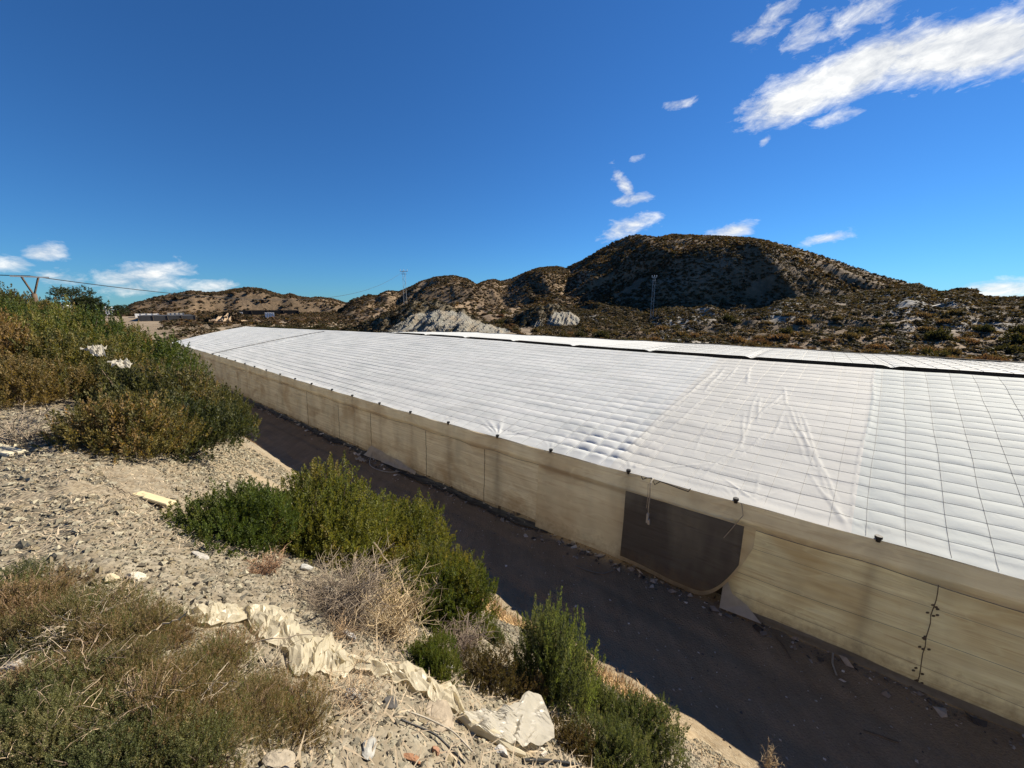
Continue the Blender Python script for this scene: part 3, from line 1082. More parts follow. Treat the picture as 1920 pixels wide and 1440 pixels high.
PR['low_dark'] = shrub_meshes('low_dark', .6, .5, 650, 34, .14, .032, .011, [(.055, .052, .025), (.08, .065, .03), (.10, .075, .04)], 108, lobes=6, nst=60, hollow=.35)
PR['mass_olive'] = shrub_meshes('mass_olive', 1.0, 1.15, 1100, 34, .24, .055, .018, OLIVE, 111)
PR['mass_green'] = shrub_meshes('mass_green', 1.0, 1.2, 1100, 34, .24, .055, .018, GREEN, 112)
PR['mass_brown'] = shrub_meshes('mass_brown', 1.0, 1.0, 1100, 32, .22, .052, .017, BROWN, 113)
PR['mass_dark'] = shrub_meshes('mass_dark', 1.0, 1.2, 1200, 34, .22, .055, .018, DGREEN, 114)
PR['far_tan'] = shrub_meshes('far_tan', 1.0, .85, 260, 12, .3, .17, .075, [(0.119, 0.083, 0.049), (0.150, 0.100, 0.060), (0.087, 0.066, 0.038), (0.182, 0.125, 0.084)], 121, nst=10)
PR['far_green'] = shrub_meshes('far_green', 1.0, 1.0, 280, 12, .3, .18, .08, [(0.040, 0.040, 0.018), (0.054, 0.050, 0.022), (0.032, 0.033, 0.016)], 122, nst=10)
PR['far_brown'] = shrub_meshes('far_brown', 1.0, .75, 260, 12, .3, .16, .07, [(0.086, 0.053, 0.032), (0.108, 0.066, 0.043), (0.065, 0.046, 0.029)], 123, nst=10)


def at_px(kind, name, x, y, label, s=1.0, sz=None, group=None, rz=None, cat='shrub'):
    a, q, z = hit(x, y)
    return plant(name, PR[kind], a, q, label, cat, group, s, rng.random() * 6.28 if rz is None else rz, z, sz)


# near shrubs (base pixel)
at_px('near_green', 'green_shrub', 447, 1008, 'bright green shrub beside the yellow board on the bank, left of the big olive shrub', .66, 1.0)
at_px('near_olive', 'olive_shrub', 590, 1035, 'broad olive green shrub behind the dry tangle, touching the bright green shrub', .85, .95)
at_px('near_olive2', 'olive_shrub', 730, 1075, 'olive shrub with yellowish shoots standing against the shaded road, above the dry tangle', .98, 1.05)
at_px('near_olive', 'olive_shrub', 822, 1165, 'olive shrub at the lower right edge of the dry tangle, beside the sunlit road edge', .62, 1.0)
at_px('near_green', 'green_shrub', 815, 1255, 'small green shrub below the dry tangle, just above the plastic strip', .26, 1.2)
at_px('upright', 'upright_shrub', 1030, 1300, 'tall grey green shrub with upright pointed shoots before the shaded road', .58, 1.28)
at_px('upright2', 'upright_shrub', 1190, 1400, 'grey green shrub at the bottom edge right of the crumpled film', .56, 1.0)
at_px('upright2', 'upright_shrub', 1110, 1345, 'grey green shrub between the tall pointed shrub and the film end', .42, 1.2)
at_px('upright2', 'upright_shrub', 1150, 1450, 'grey green shrub cut by the bottom edge, lowest of the upright shrubs', .42, 1.0)
at_px('upright', 'upright_shrub', 925, 1205, 'slim grey green sprig beside the sunlit patch of road edge', .2, 1.1)
at_px('low_dark', 'dark_shrub', 905, 1275, 'low dark brown shrub behind the plastic strip', .62, 1.0)
at_px('low_dark', 'dark_shrub', 975, 1310, 'dark brown shrub at the foot of the tall grey green shrub', .5, 1.0)
at_px('low_dark', 'dark_shrub', 1060, 1400, 'dark brown shrub right of the crumpled film end', .45, 1.0)
at_px('near_olive2', 'olive_shrub', 800, 1135, 'olive shrub filling the gap between the yellowish olive shrub and the sunlit road edge', .74, .95)
rs_ = random.Random(12)
PATCH = [('front_grey', 'grey_shrub', 'grey green low shrub in the scrub patch at the bottom left corner', 'grey green shrubs of the bottom left patch', [(30, 1440), (120, 1430), (205, 1445), (60, 1370), (150, 1360), (235, 1385), (300, 1430), (15, 1310), (110, 1305), (350, 1440)], .24, .36),
         ('front_brown', 'brown_shrub', 'brown wiry shrub in the scrub patch left of the plastic strip', 'brown wiry shrubs left of the plastic strip', [(300, 1310), (360, 1290), (420, 1340), (470, 1300), (400, 1250), (520, 1330), (330, 1370), (400, 1400), (250, 1260), (480, 1375), (555, 1360), (150, 1255), (60, 1265), (190, 1320), (275, 1345), (120, 1290), (220, 1270), (30, 1300), (340, 1330), (290, 1400), (170, 1400)], .20, .32),
         ('front_brown', 'brown_shrub', 'reddish brown wiry shrub at the left edge below the bare gravel', 'reddish wiry shrubs at the left edge', [(10, 1195), (70, 1180), (130, 1170), (195, 1195), (250, 1180), (300, 1195), (20, 1130), (90, 1115)], .22, .34),
         ('front_grey', 'grey_shrub', 'small greenish shrub among the reddish wiry shrubs at the left edge', 'small greenish shrubs at the left edge', [(30, 1105), (100, 1215), (5, 1240)], .18, .26)]
for kd, nm_, lb, gp, spots, s0, s1 in PATCH:
    for (x, y) in spots:
        at_px(kd, nm_, x + rs_.uniform(-14, 14), y + rs_.uniform(-10, 10), lb, rs_.uniform(s0, s1), rs_.uniform(.75, 1.25), gp)

# the thicket on the bank to the left
lab = {'mass_brown': ('russet_shrub', 'russet brown shrub in the thicket on the left bank'),
       'mass_olive': ('olive_shrub', 'olive shrub in the thicket on the left bank'),
       'mass_green': ('green_shrub', 'fresh green shrub in the thicket on the left bank'),
       'mass_dark': ('dark_green_shrub', 'dark green shrub in the thicket on the left bank')}
grp = {'mass_brown': 'russet shrubs of the left bank', 'mass_olive': 'olive shrubs of the left bank', 'mass_green': 'green shrubs of the left bank', 'mass_dark': 'dark green shrubs of the left bank'}
pts = []
tries = 0
while len(pts) < 135 and tries < 9000:
    tries += 1
    a = random.uniform(6.8, 44)
    q = random.uniform(-7, 5.4)
    lim_near = float(np.interp(q, [-4, -.44, -.1, .55, 1.55, 2.6], [12.5, 10.5, 9.4, 7.3, 8.1, 9.6]))
    if a < lim_near:
        continue
    qmax = np.interp(a, [8, 10, 12, 20, 30, 44], [1.6, 2.5, 3.0, 3.7, 4.0, 4.2])
    if q > qmax:
        continue
    dmin = .85 + .025 * a
    if any((a - b[0]) ** 2 + (q - b[1]) ** 2 < dmin ** 2 for b in pts):
        continue
    pts.append((a, q))
for a, q in pts:
    n_ = float(vn(a * .28, q * .28, 301)) * .75 + random.uniform(-.5, .5)
    if q < .5 and a < 16:
        k = 'mass_brown' if n_ > -.25 else 'mass_olive' if n_ > -.55 else 'mass_green'
    elif a < 11 and q > .2:
        k = 'mass_dark' if n_ > .0 else 'mass_olive' if n_ > -.3 else 'mass_green'
    elif a > 16 and q < 0:
        k = 'mass_dark' if n_ > .25 else 'mass_green' if n_ > -.3 else 'mass_olive'
    else:
        k = 'mass_brown' if n_ > .25 else 'mass_olive' if n_ > -.3 else 'mass_green'
    s = random.uniform(.85, 1.2) * (1 + .012 * max(0, a - 10))
    if a > 20 and q > -3:
        s *= .8
    if q > 2:
        s *= .92
    plant(lab[k][0], PR[k], a, q, lab[k][1], 'shrub', grp[k], s, random.random() * 6.28, None, random.uniform(.85, 1.2))
# taller dark shrubs on the skyline at the left
for x, y, s in [(15, 560, 1.15), (-30, 560, 1.4), (45, 590, .9)]:
    th, e = azel(x, y)
    r1 = 24.0
    xx, yy = r1 * math.sin(th), r1 * math.cos(th)
    a, q = toaq(xx, yy)
    plant('dark_green_shrub', PR['mass_dark'], a, q, 'tall dark shrub against the sky at the left edge', 'shrub', 'tall dark shrubs on the left skyline', s * 1.1, random.random() * 6, None, 1.1)

# scrub just beyond the greenhouse
kinds = ['far_tan', 'far_brown', 'far_green']
nm = {'far_tan': ('tan_bush', 'straw coloured bush in the scrub belt beyond the greenhouse', 'tan bushes beyond the greenhouse'),
      'far_brown': ('brown_bush', 'reddish brown bush in the scrub belt beyond the greenhouse', 'brown bushes beyond the greenhouse'),
      'far_green': ('green_bush', 'dark green bush in the scrub belt beyond the greenhouse', 'green bushes beyond the greenhouse')}
r_ = np.random.default_rng(5)
cnt = 0
pp = []
while cnt < 250:
    th = math.radians(r_.uniform(-34, 56))
    r1 = 34 + 40 * r_.random() ** 1.6 if th > 0 else r_.uniform(60, 110)
    x, y = r1 * math.sin(th), r1 * math.cos(th)
    a, q = toaq(x, y)
    if q < 33.5 and a < 79:
        continue
    if -.31 < th < -.02 and 55 < r1 < 80:
        continue
    if any((x - b[0]) ** 2 + (y - b[1]) ** 2 < 2.2 for b in pp):
        continue
    pp.append((x, y))
    if th < -.25:
        k = 'far_green' if r_.random() < .75 else 'far_brown'
    elif th < .3:
        k = kinds[r_.choice(3, p=[.3, .25, .45])]
    else:
        k = kinds[r_.choice(3, p=[.5, .3, .2])]
    s = r_.uniform(.6, 1.25) * (1.35 if th < -.25 else 1)
    plant(nm[k][0], PR[k], a, q, nm[k][1], 'bush', nm[k][2], s, r_.random() * 6.28, float(surf(np.array(x), np.array(y))), r_.uniform(.7, 1.1))
    cnt += 1

# low green belt where the bank meets the far end of the greenhouse, and on the plain beyond
for i in range(16):
    th, e = azel(285 + i * 10 + random.uniform(-4, 4), 628)
    r1 = 66 + random.uniform(0, 16)
    x, y = r1 * math.sin(th), r1 * math.cos(th)
    a, q = toaq(x, y)
    if q > 10 and a < 74:
        continue
    plant('green_bush', PR['far_green'], a, q, 'low green bush by the far corner of the white roof', 'bush', 'green bushes by the far roof corner', random.uniform(.7, 1.2), random.random() * 6, None, .8)


def twigs(mb, base, n, R, Hh, seed, col, arch=.5, r0=.006, seg=8, kids=3):
    r_ = np.random.default_rng(seed)
    for i in range(n):
        an = r_.random() * 6.283
        ou = R * (.4 + .6 * r_.random())
        hh = Hh * (.4 + .6 * r_.random())
        t = np.linspace(0, 1, seg)
        bx = base + np.array([*(r_.normal(size=2) * R * .18), 0])
        pts = bx + np.stack([math.cos(an) * ou * t, math.sin(an) * ou * t, hh * (t * (1 + arch) - arch * 1.3 * t ** 2.4)], -1)
        pts += np.cumsum(r_.normal(size=(seg, 3)) * R * .028, 0)
        c = np.array(col) * (.75 + .5 * r_.random())
        mb.tube(pts, np.linspace(r0, r0 * .35, seg), 3, c, False)
        for k in range(kids):
            j = r_.integers(2, seg - 1)
            d = r_.normal(size=3)
            d[2] = abs(d[2]) * .6
            d = d / np.linalg.norm(d) * R * (.18 + .25 * r_.random())
            q_ = np.linspace(0, 1, 4)[:, None]
            pt = pts[j] + d * q_ + np.array([0, 0, -.05 * R]) * q_ ** 2 + np.cumsum(r_.normal(size=(4, 3)) * R * .012, 0)
            mb.tube(pt, np.linspace(r0 * .6, r0 * .25, 4), 3, c * 1.1, False)


def dry_bush(name, x, y, n, R, Hh, seed, col, label, **kw):
    a, q, z = hit(x, y)
    mb = MB()
    twigs(mb, np.zeros(3), n, R, Hh, seed, col, **kw)
    o = mb.build(name, M['twig'], cols=True)
    o.location = AQ(a, q, z - .02)
    return tag(o, label, 'dry bush')


dry_bush('dry_bush', 650, 1155, 210, .50, .50, 1, (.25, .20, .145), 'large grey brown tangle of dead twigs in front of the olive shrubs', kids=6, r0=.0033)
dry_bush('dry_bush', 735, 1190, 130, .42, .58, 2, (.44, .34, .20), 'straw yellow dead bush beside the grey tangle of twigs', kids=6, r0=.0032, arch=.3)
dry_bush('dry_bush', 500, 1075, 60, .22, .22, 3, (.28, .17, .10), 'small rusty dead bush under the bright green shrub', kids=5, r0=.003)
dry_bush('dry_bush', 870, 1225, 90, .30, .38, 4, (.27, .21, .16), 'greyish dead bush under the lower olive shrub by the road edge', kids=5, r0=.003)
dry_bush('dry_bush', 640, 1190, 50, .20, .16, 6, (.34, .24, .14), 'flat rusty dry weed above the middle of the plastic strip', kids=4, r0=.0025)
dry_bush('dry_bush', 1440, 1440, 20, .22, .5, 5, (.42, .32, .19), 'spindly dry weed at the bottom edge before the shaded road', kids=6, r0=.004)
dry_bush('dry_bush', 30, 830, 50, .5, .5, 7, (.33, .27, .2), 'bare grey twigs at the left edge where the thicket meets the gravel', kids=4, r0=.004)
dry_bush('dry_bush', 50, 1235, 60, .26, .10, 8, (.42, .35, .26), 'flattened pale dead twigs at the left edge among brown shrubs', kids=3, r0=.0025)
dry_bush('dry_bush', 650, 1318, 70, .26, .14, 9, (.42, .31, .19), 'flat pale dry weed below the middle of the plastic strip', kids=4, r0=.002)

rs_ = random.Random(3)
for k in range(9):
    x, y = rs_.uniform(20, 560), rs_.uniform(1120, 1400)
    dry_bush('dry_bush', x, y, 16, .20, .22, 60 + k, rs_.choice([(.40, .31, .20), (.30, .23, .16), (.46, .38, .27)]), 'few thin dead stems standing among the low shrubs at bottom left', kids=3, r0=.0022)['group'] = 'dead stems in the bottom left patch'

# single long dead stems lying on the bank
STEMS = [([(700, 1015), (745, 1075), (800, 1190)], .9, 'long pale dead stalk leaning across the straw yellow bush'),
         ([(705, 1225), (708, 1120), (700, 1020)], .6, 'upright pale dead stalk in front of the straw yellow bush'),
         ([(240, 1215), (300, 1170), (355, 1148)], .25, 'grey dead stalk leaning from the brown shrubs to the film end'),
         ([(430, 1225), (480, 1205), (600, 1188)], .3, 'thin pale stalk lying across the torn film'),
         ([(205, 908), (230, 918), (258, 933)], .03, 'dark stick lying on the gravel left of the yellow board')]
for k, (pl, hgt, lb) in enumerate(STEMS):
    P = [AQ(*hit(x, y, hgt * (.3 + .7 * i / (len(pl) - 1)) if hgt > .1 else .01)[:2], 0) for i, (x, y) in enumerate(pl)]
    P = []
    for i, (x, y) in enumerate(pl):
        h = hgt * (i / (len(pl) - 1)) + .015 if k != 0 else hgt * (1 - i / (len(pl) - 1)) + .015
        a, q, z = hit(x, y, h)
        P.append(AQ(a, q, z + h))
    P = np.array(P)
    t = np.linspace(0, len(P) - 1, 12)
    P = np.stack([np.interp(t, np.arange(len(P)), P[:, i]) for i in range(3)], -1) + rng.normal(size=(12, 3)) * .008
    mb = MB()
    mb.tube(P, np.linspace(.006, .0025, 12), 5, (.10, .07, .05) if 'dark' in lb else (.45, .36, .24))
    tag(mb.build('dead_stalk', M['twig'], cols=True), lb, 'stick')


# grass and litter (stuff)
def blades(name, A, Qq, hgt, lean, col, seed, w=.006):
    r_ = np.random.default_rng(seed)
    n = len(A)
    Z = gz(A, Qq)
    B = AQ(A, Qq, Z)
    an = r_.random(n) * 6.283
    ln = lean * (.3 + .9 * r_.random(n))
    hh = hgt * (.4 + .8 * r_.random(n))
    out = np.stack([np.cos(an), np.sin(an), 0 * an], -1)
    side = np.stack([-np.sin(an), np.cos(an), 0 * an], -1) * (w * (.6 + .8 * r_.random(n)))[:, None]
    up = np.array([0, 0, 1.0])
    mid = B + out * (ln * .4)[:, None] + up * (hh * .6)[:, None]
    tip = B + out * ln[:, None] + up * (hh * .95)[:, None]
    V = np.stack([B - side, B + side, mid + side * .8, mid - side * .8, tip], 1)
    base = np.arange(n) * 5
    F4 = np.stack([base, base + 1, base + 2, base + 3], -1)
    F3 = np.stack([base + 3, base + 2, base + 4], -1)
    c = np.array(col)[None] * (.65 + .7 * r_.random((n, 1)))
    return struct(link(name, new_mesh(name, V.reshape(-1, 3), [F4, F3], M['straw'], np.repeat(c, 5, 0))), 'stuff')


r_ = np.random.default_rng(9)
n = 16000
A = r_.uniform(-3, 24, n)
toe = 6.45 + .3 * vn(A * .35, 3.3, 5)
Qq = toe - .55 + r_.normal(size=n) * .26
k = fbm(A * .9, Qq * .9, 3, 55) > -.1
blades('dry_grass', A[k], Qq[k], .22, .16, (.50, .345, .175), 3)
n = 60000
A = r_.uniform(-1, 12, n)
Qq = r_.uniform(-3.5, 5.5, n)
k = fbm(A * .7, Qq * .7, 3, 56) > np.where((A > 4) & (Qq < 1.2), -.35, .12)
blades('straw_litter', A[k], Qq[k], .02, .13, (.46, .37, .25), 4, .0045)


# gravel (stuff): thousands of small stones
OV = np.array([[1, 0, 0], [0, 1, 0], [-1, 0, 0], [0, -1, 0], [0, 0, 1], [0, 0, -1]], float)
OF = np.array([[0, 1, 4], [1, 2, 4], [2, 3, 4], [3, 0, 4], [1, 0, 5], [2, 1, 5], [3, 2, 5], [0, 3, 5]])


def stones(name, A, Qq, S, C, seed, mat='stone'):
    r_ = np.random.default_rng(seed)
    n = len(A)
    V = OV[None] * (1 + .8 * (r_.random((n, 6, 1)) - .5)) * S[:, None, None] * (np.array([1, 1, .6]) * (1 + .9 * (r_.random((n, 1, 3)) - .5)))
    V = V + r_.normal(size=(n, 6, 3)) * S[:, None, None] * .22
    an = r_.random(n) * 6.28
    c, s_ = np.cos(an)[:, None], np.sin(an)[:, None]
    V = np.stack([V[..., 0] * c - V[..., 1] * s_, V[..., 0] * s_ + V[..., 1] * c, V[..., 2] + .7 * V[..., 0] * (r_.random((n, 1)) - .5)], -1)
    V = V + AQ(A, Qq, gz(A, Qq) + S * .25)[:, None]
    Fc = (OF[None] + (np.arange(n) * 6)[:, None, None]).reshape(-1, 3)
    return struct(link(name, new_mesh(name, V.reshape(-1, 3), Fc, M[mat], np.repeat(C, 6, 0))), 'stuff')


PAL_STONE = [(0.192, 0.170, 0.120), (0.236, 0.213, 0.154), (0.141, 0.126, 0.092), (0.275, 0.247, 0.179), (0.103, 0.089, 0.065), (0.211, 0.173, 0.108), (0.307, 0.278, 0.197)]
n = 190000
A = -1.5 + 13 * r_.random(n) ** 1.4
Qq = r_.uniform(-2.8, 6.3, n)
S = (.0035 + .020 * r_.random(n) ** 7 + .007 * r_.random(n)) * (1 + .07 * np.clip(A - 2, 0, 9))
k = fbm(A * .8, Qq * .8, 3, 57) > np.where((A > 5.5) & (Qq < .8), .0, -.45)
stones('gravel', A[k], Qq[k], S[k], rand_cols(k.sum(), PAL_STONE, r_, .2), 5)
n = 4600
A = np.concatenate([r_.uniform(-4, 34, 1500), r_.uniform(-5, 22, 3100)])
Qq = np.concatenate([10.35 + r_.normal(size=1500) * .22, r_.uniform(6.6, 10.2, 3100)])
S = np.concatenate([.02 + .09 * r_.random(1500) ** 4, .006 + .024 * r_.random(3100) ** 5])
stones('rubble', A, Qq, S, rand_cols(n, [(.12, .10, .08), (.2, .17, .14), (.34, .3, .25), (.07, .06, .05), (.5, .46, .4)], r_, .3), 6)

# single rocks one could pick up (photo pixel, size, colour, label)
i2v, i2f = ico(2)
ROCKS = [(660, 1312, .085, (1, 1, .8), (0.420, 0.410, 0.380), 'grey angular stone on the gravel below the plastic strip'),
         (733, 1322, .085, (1.2, .8, .7), (0.090, 0.085, 0.080), 'dark stone lying on the gravel above the black hose'),
         (692, 1402, .085, (.7, 1.5, .35), (.40, .39, .35), 'flat whitish stone with a split, left of the black hose'),
         (825, 1352, .20, (2.0, .7, .25), (0.400, 0.330, 0.240), 'long flat tan slab of stone above the black hose'),
         (208, 1088, .075, (1.1, 1, .8), (0.620, 0.520, 0.340), 'yellowish stone beside a cream stone behind the brown shrubs'),
         (257, 1086, .085, (1.2, .9, .8), (0.660, 0.600, 0.470), 'cream rounded stone behind the brown shrubs'),
         (70, 1308, .13, (1.8, .8, .5), (0.560, 0.540, 0.500), 'pale slab of stone half hidden by the corner shrub'),
         (525, 1430, .085, (1.3, 1, .6), (.42, .36, .27), 'cream block of stone at the bottom edge of the gravel'),
         (560, 1340, .07, (1.2, 1, .6), (0.450, 0.430, 0.400), 'small grey stone below the brown wiry shrub'),
         (500, 1360, .07, (1, 1.1, .6), (0.500, 0.480, 0.440), 'pale grey stone right of the grey corner shrub'),
         (940, 1410, .07, (1.3, 1, .7), (0.520, 0.500, 0.460), 'light grey stone under the rolled end of the film'),
         (1015, 1412, .065, (1.2, 1, .7), (0.600, 0.540, 0.440), 'cream stone right of the rolled end of the film'),
         (775, 1425, .06, (1.6, .7, .6), (0.380, 0.200, 0.110), 'reddish brick fragment at the bottom edge'),
         (818, 1412, .05, (1.2, .9, .8), (0.420, 0.230, 0.140), 'reddish brick fragment right of the black hose'),
         (575, 1070, .10, (1.5, .8, .9), (0.500, 0.490, 0.450), 'pale stone at the shaded foot of the grey tangle'),
         (620, 1110, .09, (1.4, .9, .8), (0.550, 0.520, 0.460), 'pale stone on the gravel edge left of the grey tangle'),
         (375, 1045, .09, (1.3, 1, .7), (0.460, 0.430, 0.380), 'grey stone below the bright green shrub'),
         (655, 1195, .08, (1.2, 1, .8), (0.520, 0.500, 0.460), 'whitish stone at the foot of the straw yellow bush'),
         (840, 1250, .09, (1.1, 1, .8), (0.460, 0.440, 0.400), 'grey stone between the plastic strip and the low dark shrub'),
         (30, 1250, .09, (1.4, 1, .6), (0.500, 0.470, 0.420), 'pale stone at the left edge among flattened twigs')]
for k, (x, y, s, pr_, c, lb) in enumerate(ROCKS):
    a, q, z = hit(x, y)
    V = i2v.copy()
    r1 = np.random.default_rng(400 + k)
    for _ in range(9):      # chop flat facets
        d = r1.normal(size=3)
        d /= np.linalg.norm(d)
        h = .55 + .3 * r1.random()
        ov = V @ d - h
        V = V - np.where(ov > 0, ov, 0)[:, None] * d
    s *= .62
    V = V * np.array(pr_) * s + r1.normal(size=V.shape) * s * .02
    V = V @ rotz(r1.random() * 6.28).T
    slope = (gz(a, q + .1, False) - gz(a, q - .1, False)) / .2
    V[:, 2] += slope * (V[:, 0] * Q[0] + V[:, 1] * Q[1]) * .8
    cc = np.tile(np.array(c) * .72, (len(V), 1)) * (.85 + .3 * r1.random((len(V), 1)))
    o = link('rock', new_mesh('rock', V, i2f, M['stone'], cc))
    o.location = AQ(a, q, z + s * pr_[2] * .35)
    tag(o, lb, 'rock', 'loose rocks on the gravel bank')

# ------------------------------------------------------------------ greenhouse
QE, QR = 10.7, 22.0
A_END, A_NEAR = 62.0, -16.0


def eave_z(a):
    return 3.0 + .8 * sm((a - 8) / 54)


def ridge_z(a):
    return 5.36 + .13 * sm((a - 8) / 16) - .40 * sm((a - 30) / 42)


def gshift(a):
    return -.9 + 11.6 * np.clip((a - 2) / 60, 0, 1) ** 1.3


def roof_pt(a, s):
    """flat roof: a = position along the eave, s = 0 eave .. 1 ridge"""
    aa = a + gshift(a) * s
    q = QE + (QR - QE) * s - .10 * sm((.02 - s) / .02)
    z = eave_z(a) + (ridge_z(aa) - eave_z(a)) * s + .10 * np.sin(np.pi * s)
    return aa, q, z


def roof_uv(x, y):
    """photo pixel -> (a, s) on the front roof"""
    r = ray(x, y)
    best = None
    for s in np.linspace(0, 1, 201):
        q = QE + (QR - QE) * s
        ra, rq = toaq(r[0], r[1])
        t = q / rq
        zz = CH + r[2] * t
        aa = ra * t
        a = aa - gshift(aa) * s
        a = aa - gshift(a) * s
        d = abs(roof_pt(np.array(a), np.array(s))[2] - zz)
        if best is None or d < best[0]:
            best = (d, float(a), float(s))
    return best[1], best[2]


CU, CS = .62, 1 / 24.0
SLEN = math.hypot(QR - QE, 2.47)
gh_root = empty('greenhouse', AQ(QE * 0, QE, 0))
tag(gh_root, 'long white plastic covered greenhouse with a tan film side wall along the shaded road', 'greenhouse')


def gpart(name, V, Fc, mat, uv=None, smooth=True, parent=None, cols=None):
    V = np.asarray(V, float).reshape(-1, 3) - np.array(gh_root.location)
    return link(name, new_mesh(name, V, Fc, mat, cols, uv, smooth), parent or gh_root)


def roof_disp(a, s):
    fu, fv = (a / CU) % 1, (s / CS) % 1
    iu, iw = np.floor(a / CU), np.floor(s / CS)
    pil = (np.abs(np.sin(np.pi * fu)) * np.abs(np.sin(np.pi * fv))) ** .6
    cell = _h(iu.astype(np.int64) + 500, iw.astype(np.int64) + 500, 5)
    rowamp = .5 + .5 * vn(a * .12, s * 9, 8)
    amp = .005 + .009 * rowamp * (.3 + .7 * cell)
    amp = amp * (1 - .8 * sm((a - 9) / 9)) + .003
    # strongly puffed patch by the seam, near the eave
    ua, us = PUFF
    pf = np.exp(-((a - ua) / 1.5) ** 2 - ((s - us) / .11) ** 2)
    pf2 = np.exp(-((a - ua + .3) / 2.4) ** 2 - ((s - us - .22) / .22) ** 2)
    amp = amp + (.068 * pf + .014 * pf2) * (.5 + .7 * cell)
    # stretched, flatter double sheet
    dbl = sm((a + 1.05) / .1) * (1 - sm((a - 4.6) / .1))
    amp = amp * (1 - .45 * dbl) + .007 * (1 - sm((a + 1.05) / .1)) * (.5 + cell)
    z = amp * pil
    # lengthways bands of slack film
    z = z + .014 * ridged(a * .10, s * 13, 3, 17) + .006 * fbm(a * 1.4, s * 22, 3, 19)
    z = z + .02 * fbm(a * .5, s * 5, 2, 23)
    # creases
    for (a0, s0, a1, s1, A_, w) in FOLDS:
        x, y = a, s * SLEN
        x0, y0, x1, y1 = a0, s0 * SLEN, a1, s1 * SLEN
        L2 = (x1 - x0) ** 2 + (y1 - y0) ** 2 + 1e-9
        t = np.clip(((x - x0) * (x1 - x0) + (y - y0) * (y1 - y0)) / L2, 0, 1)
        wob = .05 * np.sin(t * 9 + a0 * 5) * (L2 ** .5) * .12
        dx, dy = x - x0 - t * (x1 - x0), y - y0 - t * (y1 - y0)
        d = dx * (y1 - y0) / L2 ** .5 - dy * (x1 - x0) / L2 ** .5 + wob
        de = np.hypot(dx, dy)
        z = z + np.where(de < 5 * w + .5, A_ * np.exp(-(d / w) ** 2) * np.sin(np.pi * np.clip(t, .03, .97)) ** .4, 0) * (de < np.abs(d) + .06)
    # fan of creases pulled to single pegs
    for (fa, fr, fA) in FANS:
        x, y = a - fa, s * SLEN
        r = np.hypot(x, y)
        an = np.arctan2(x, y)
        z = z + fA * np.cos(an * 15 + 5 * vn(an * 2.3, fa + r * .3, 4)) * np.exp(-(r / fr) ** 2) * sm(r / .12) * (1 - .4 * np.abs(an))
    return z


PUFF = roof_uv(1135, 838)
FOLDS = []
for (x0, y0, x1, y1, A_, w) in [
        (1340, 695, 1290, 740, .05, .10), (1360, 690, 1320, 735, .05, .08), (1385, 685, 1360, 715, .04, .08), (1405, 690, 1400, 720, .04, .08),
        (1295, 745, 1150, 868, .03, .05), (1330, 740, 1205, 850, .03, .06), (1410, 738, 1300, 790, .022, .05), (1420, 735, 1385, 850, .025, .05),
        (1475, 732, 1420, 782, .04, .06), (1485, 742, 1430, 775, .03, .05), (1470, 728, 1475, 760, .03, .05), (1425, 745, 1420, 790, .03, .05),
        (1400, 770, 1290, 832, .03, .05), (1395, 775, 1390, 840, .025, .05), (1445, 805, 1370, 870, .025, .05), (1470, 770, 1450, 820, .03, .05),
        (1480, 765, 1530, 880, .03, .045), (1490, 770, 1555, 930, .028, .045), (1500, 775, 1575, 960, .03, .045), (1475, 780, 1510, 860, .02, .04),
        (1330, 790, 1300, 850, .02, .04), (1390, 830, 1310, 900, .03, .06), (1350, 855, 1280, 905, .022, .05), (1330, 870, 1210, 880, .02, .04),
        (1555, 930, 1592, 1000, .03, .05), (1520, 890, 1590, 995, .025, .04), (1410, 935, 1360, 900, .022, .04), (1415, 935, 1425, 890, .022, .04),
        (1420, 938, 1500, 905, .02, .04), (1645, 685, 1593, 997, .03, .045), (1350, 688, 1147, 872, .035, .06), (1160, 872, 1230, 800, .02, .04), (1190, 880, 1260, 820, .02, .04),
        (560, 715, 760, 650, .02, .15), (420, 672, 600, 625, .05, .3)]:
    u0, u1 = roof_uv(x0, y0), roof_uv(x1, y1)
    FOLDS.append((u0[0], u0[1], u1[0], u1[1], A_ * .72, w * .62))
FANS = []
for (x, fr, fA) in [(935, 1.15, .024), (1645, .35, .010), (1380, .4, .012), (1180, .5, .013), (1035, .5, .015), (843, .6, .012)]:
    FANS.append((roof_uv(x, 648 + .2765 * (x - 320) - 2)[0], fr, fA))

ta_ = np.concatenate([np.arange(A_NEAR, -6, .12), np.arange(-6, 12, .0413333), np.arange(12, 26, .09), np.arange(26, A_END + .001, .18)])
ts_ = np.linspace(0, 1, 24 * 13 + 1)
RA, RS = np.meshgrid(ta_, ts_, indexing='ij')
dz = roof_disp(RA, RS)
dz = dz * np.minimum(1, RS * 40 + .15)
aa, qq, zz = roof_pt(RA, RS)
zz = zz + dz + .010 * sm((.03 - RS) / .03) * np.sin(RA * 2.3)
gpart('front_roof', AQ(aa, qq, zz), grid_faces(len(ta_), len(ts_)), M['roof'], np.stack([RA, RS], -1).reshape(-1, 2))

# wire grid lying over the film
mb = MB()
off = -np.array(gh_root.location)


def wire_line(a, s, r):
    d = roof_disp(a, s)
    aa, qq, zz = roof_pt(a, s)
    mb.tube(AQ(aa, qq, zz + d + .006) + off, r, 3, None, False)


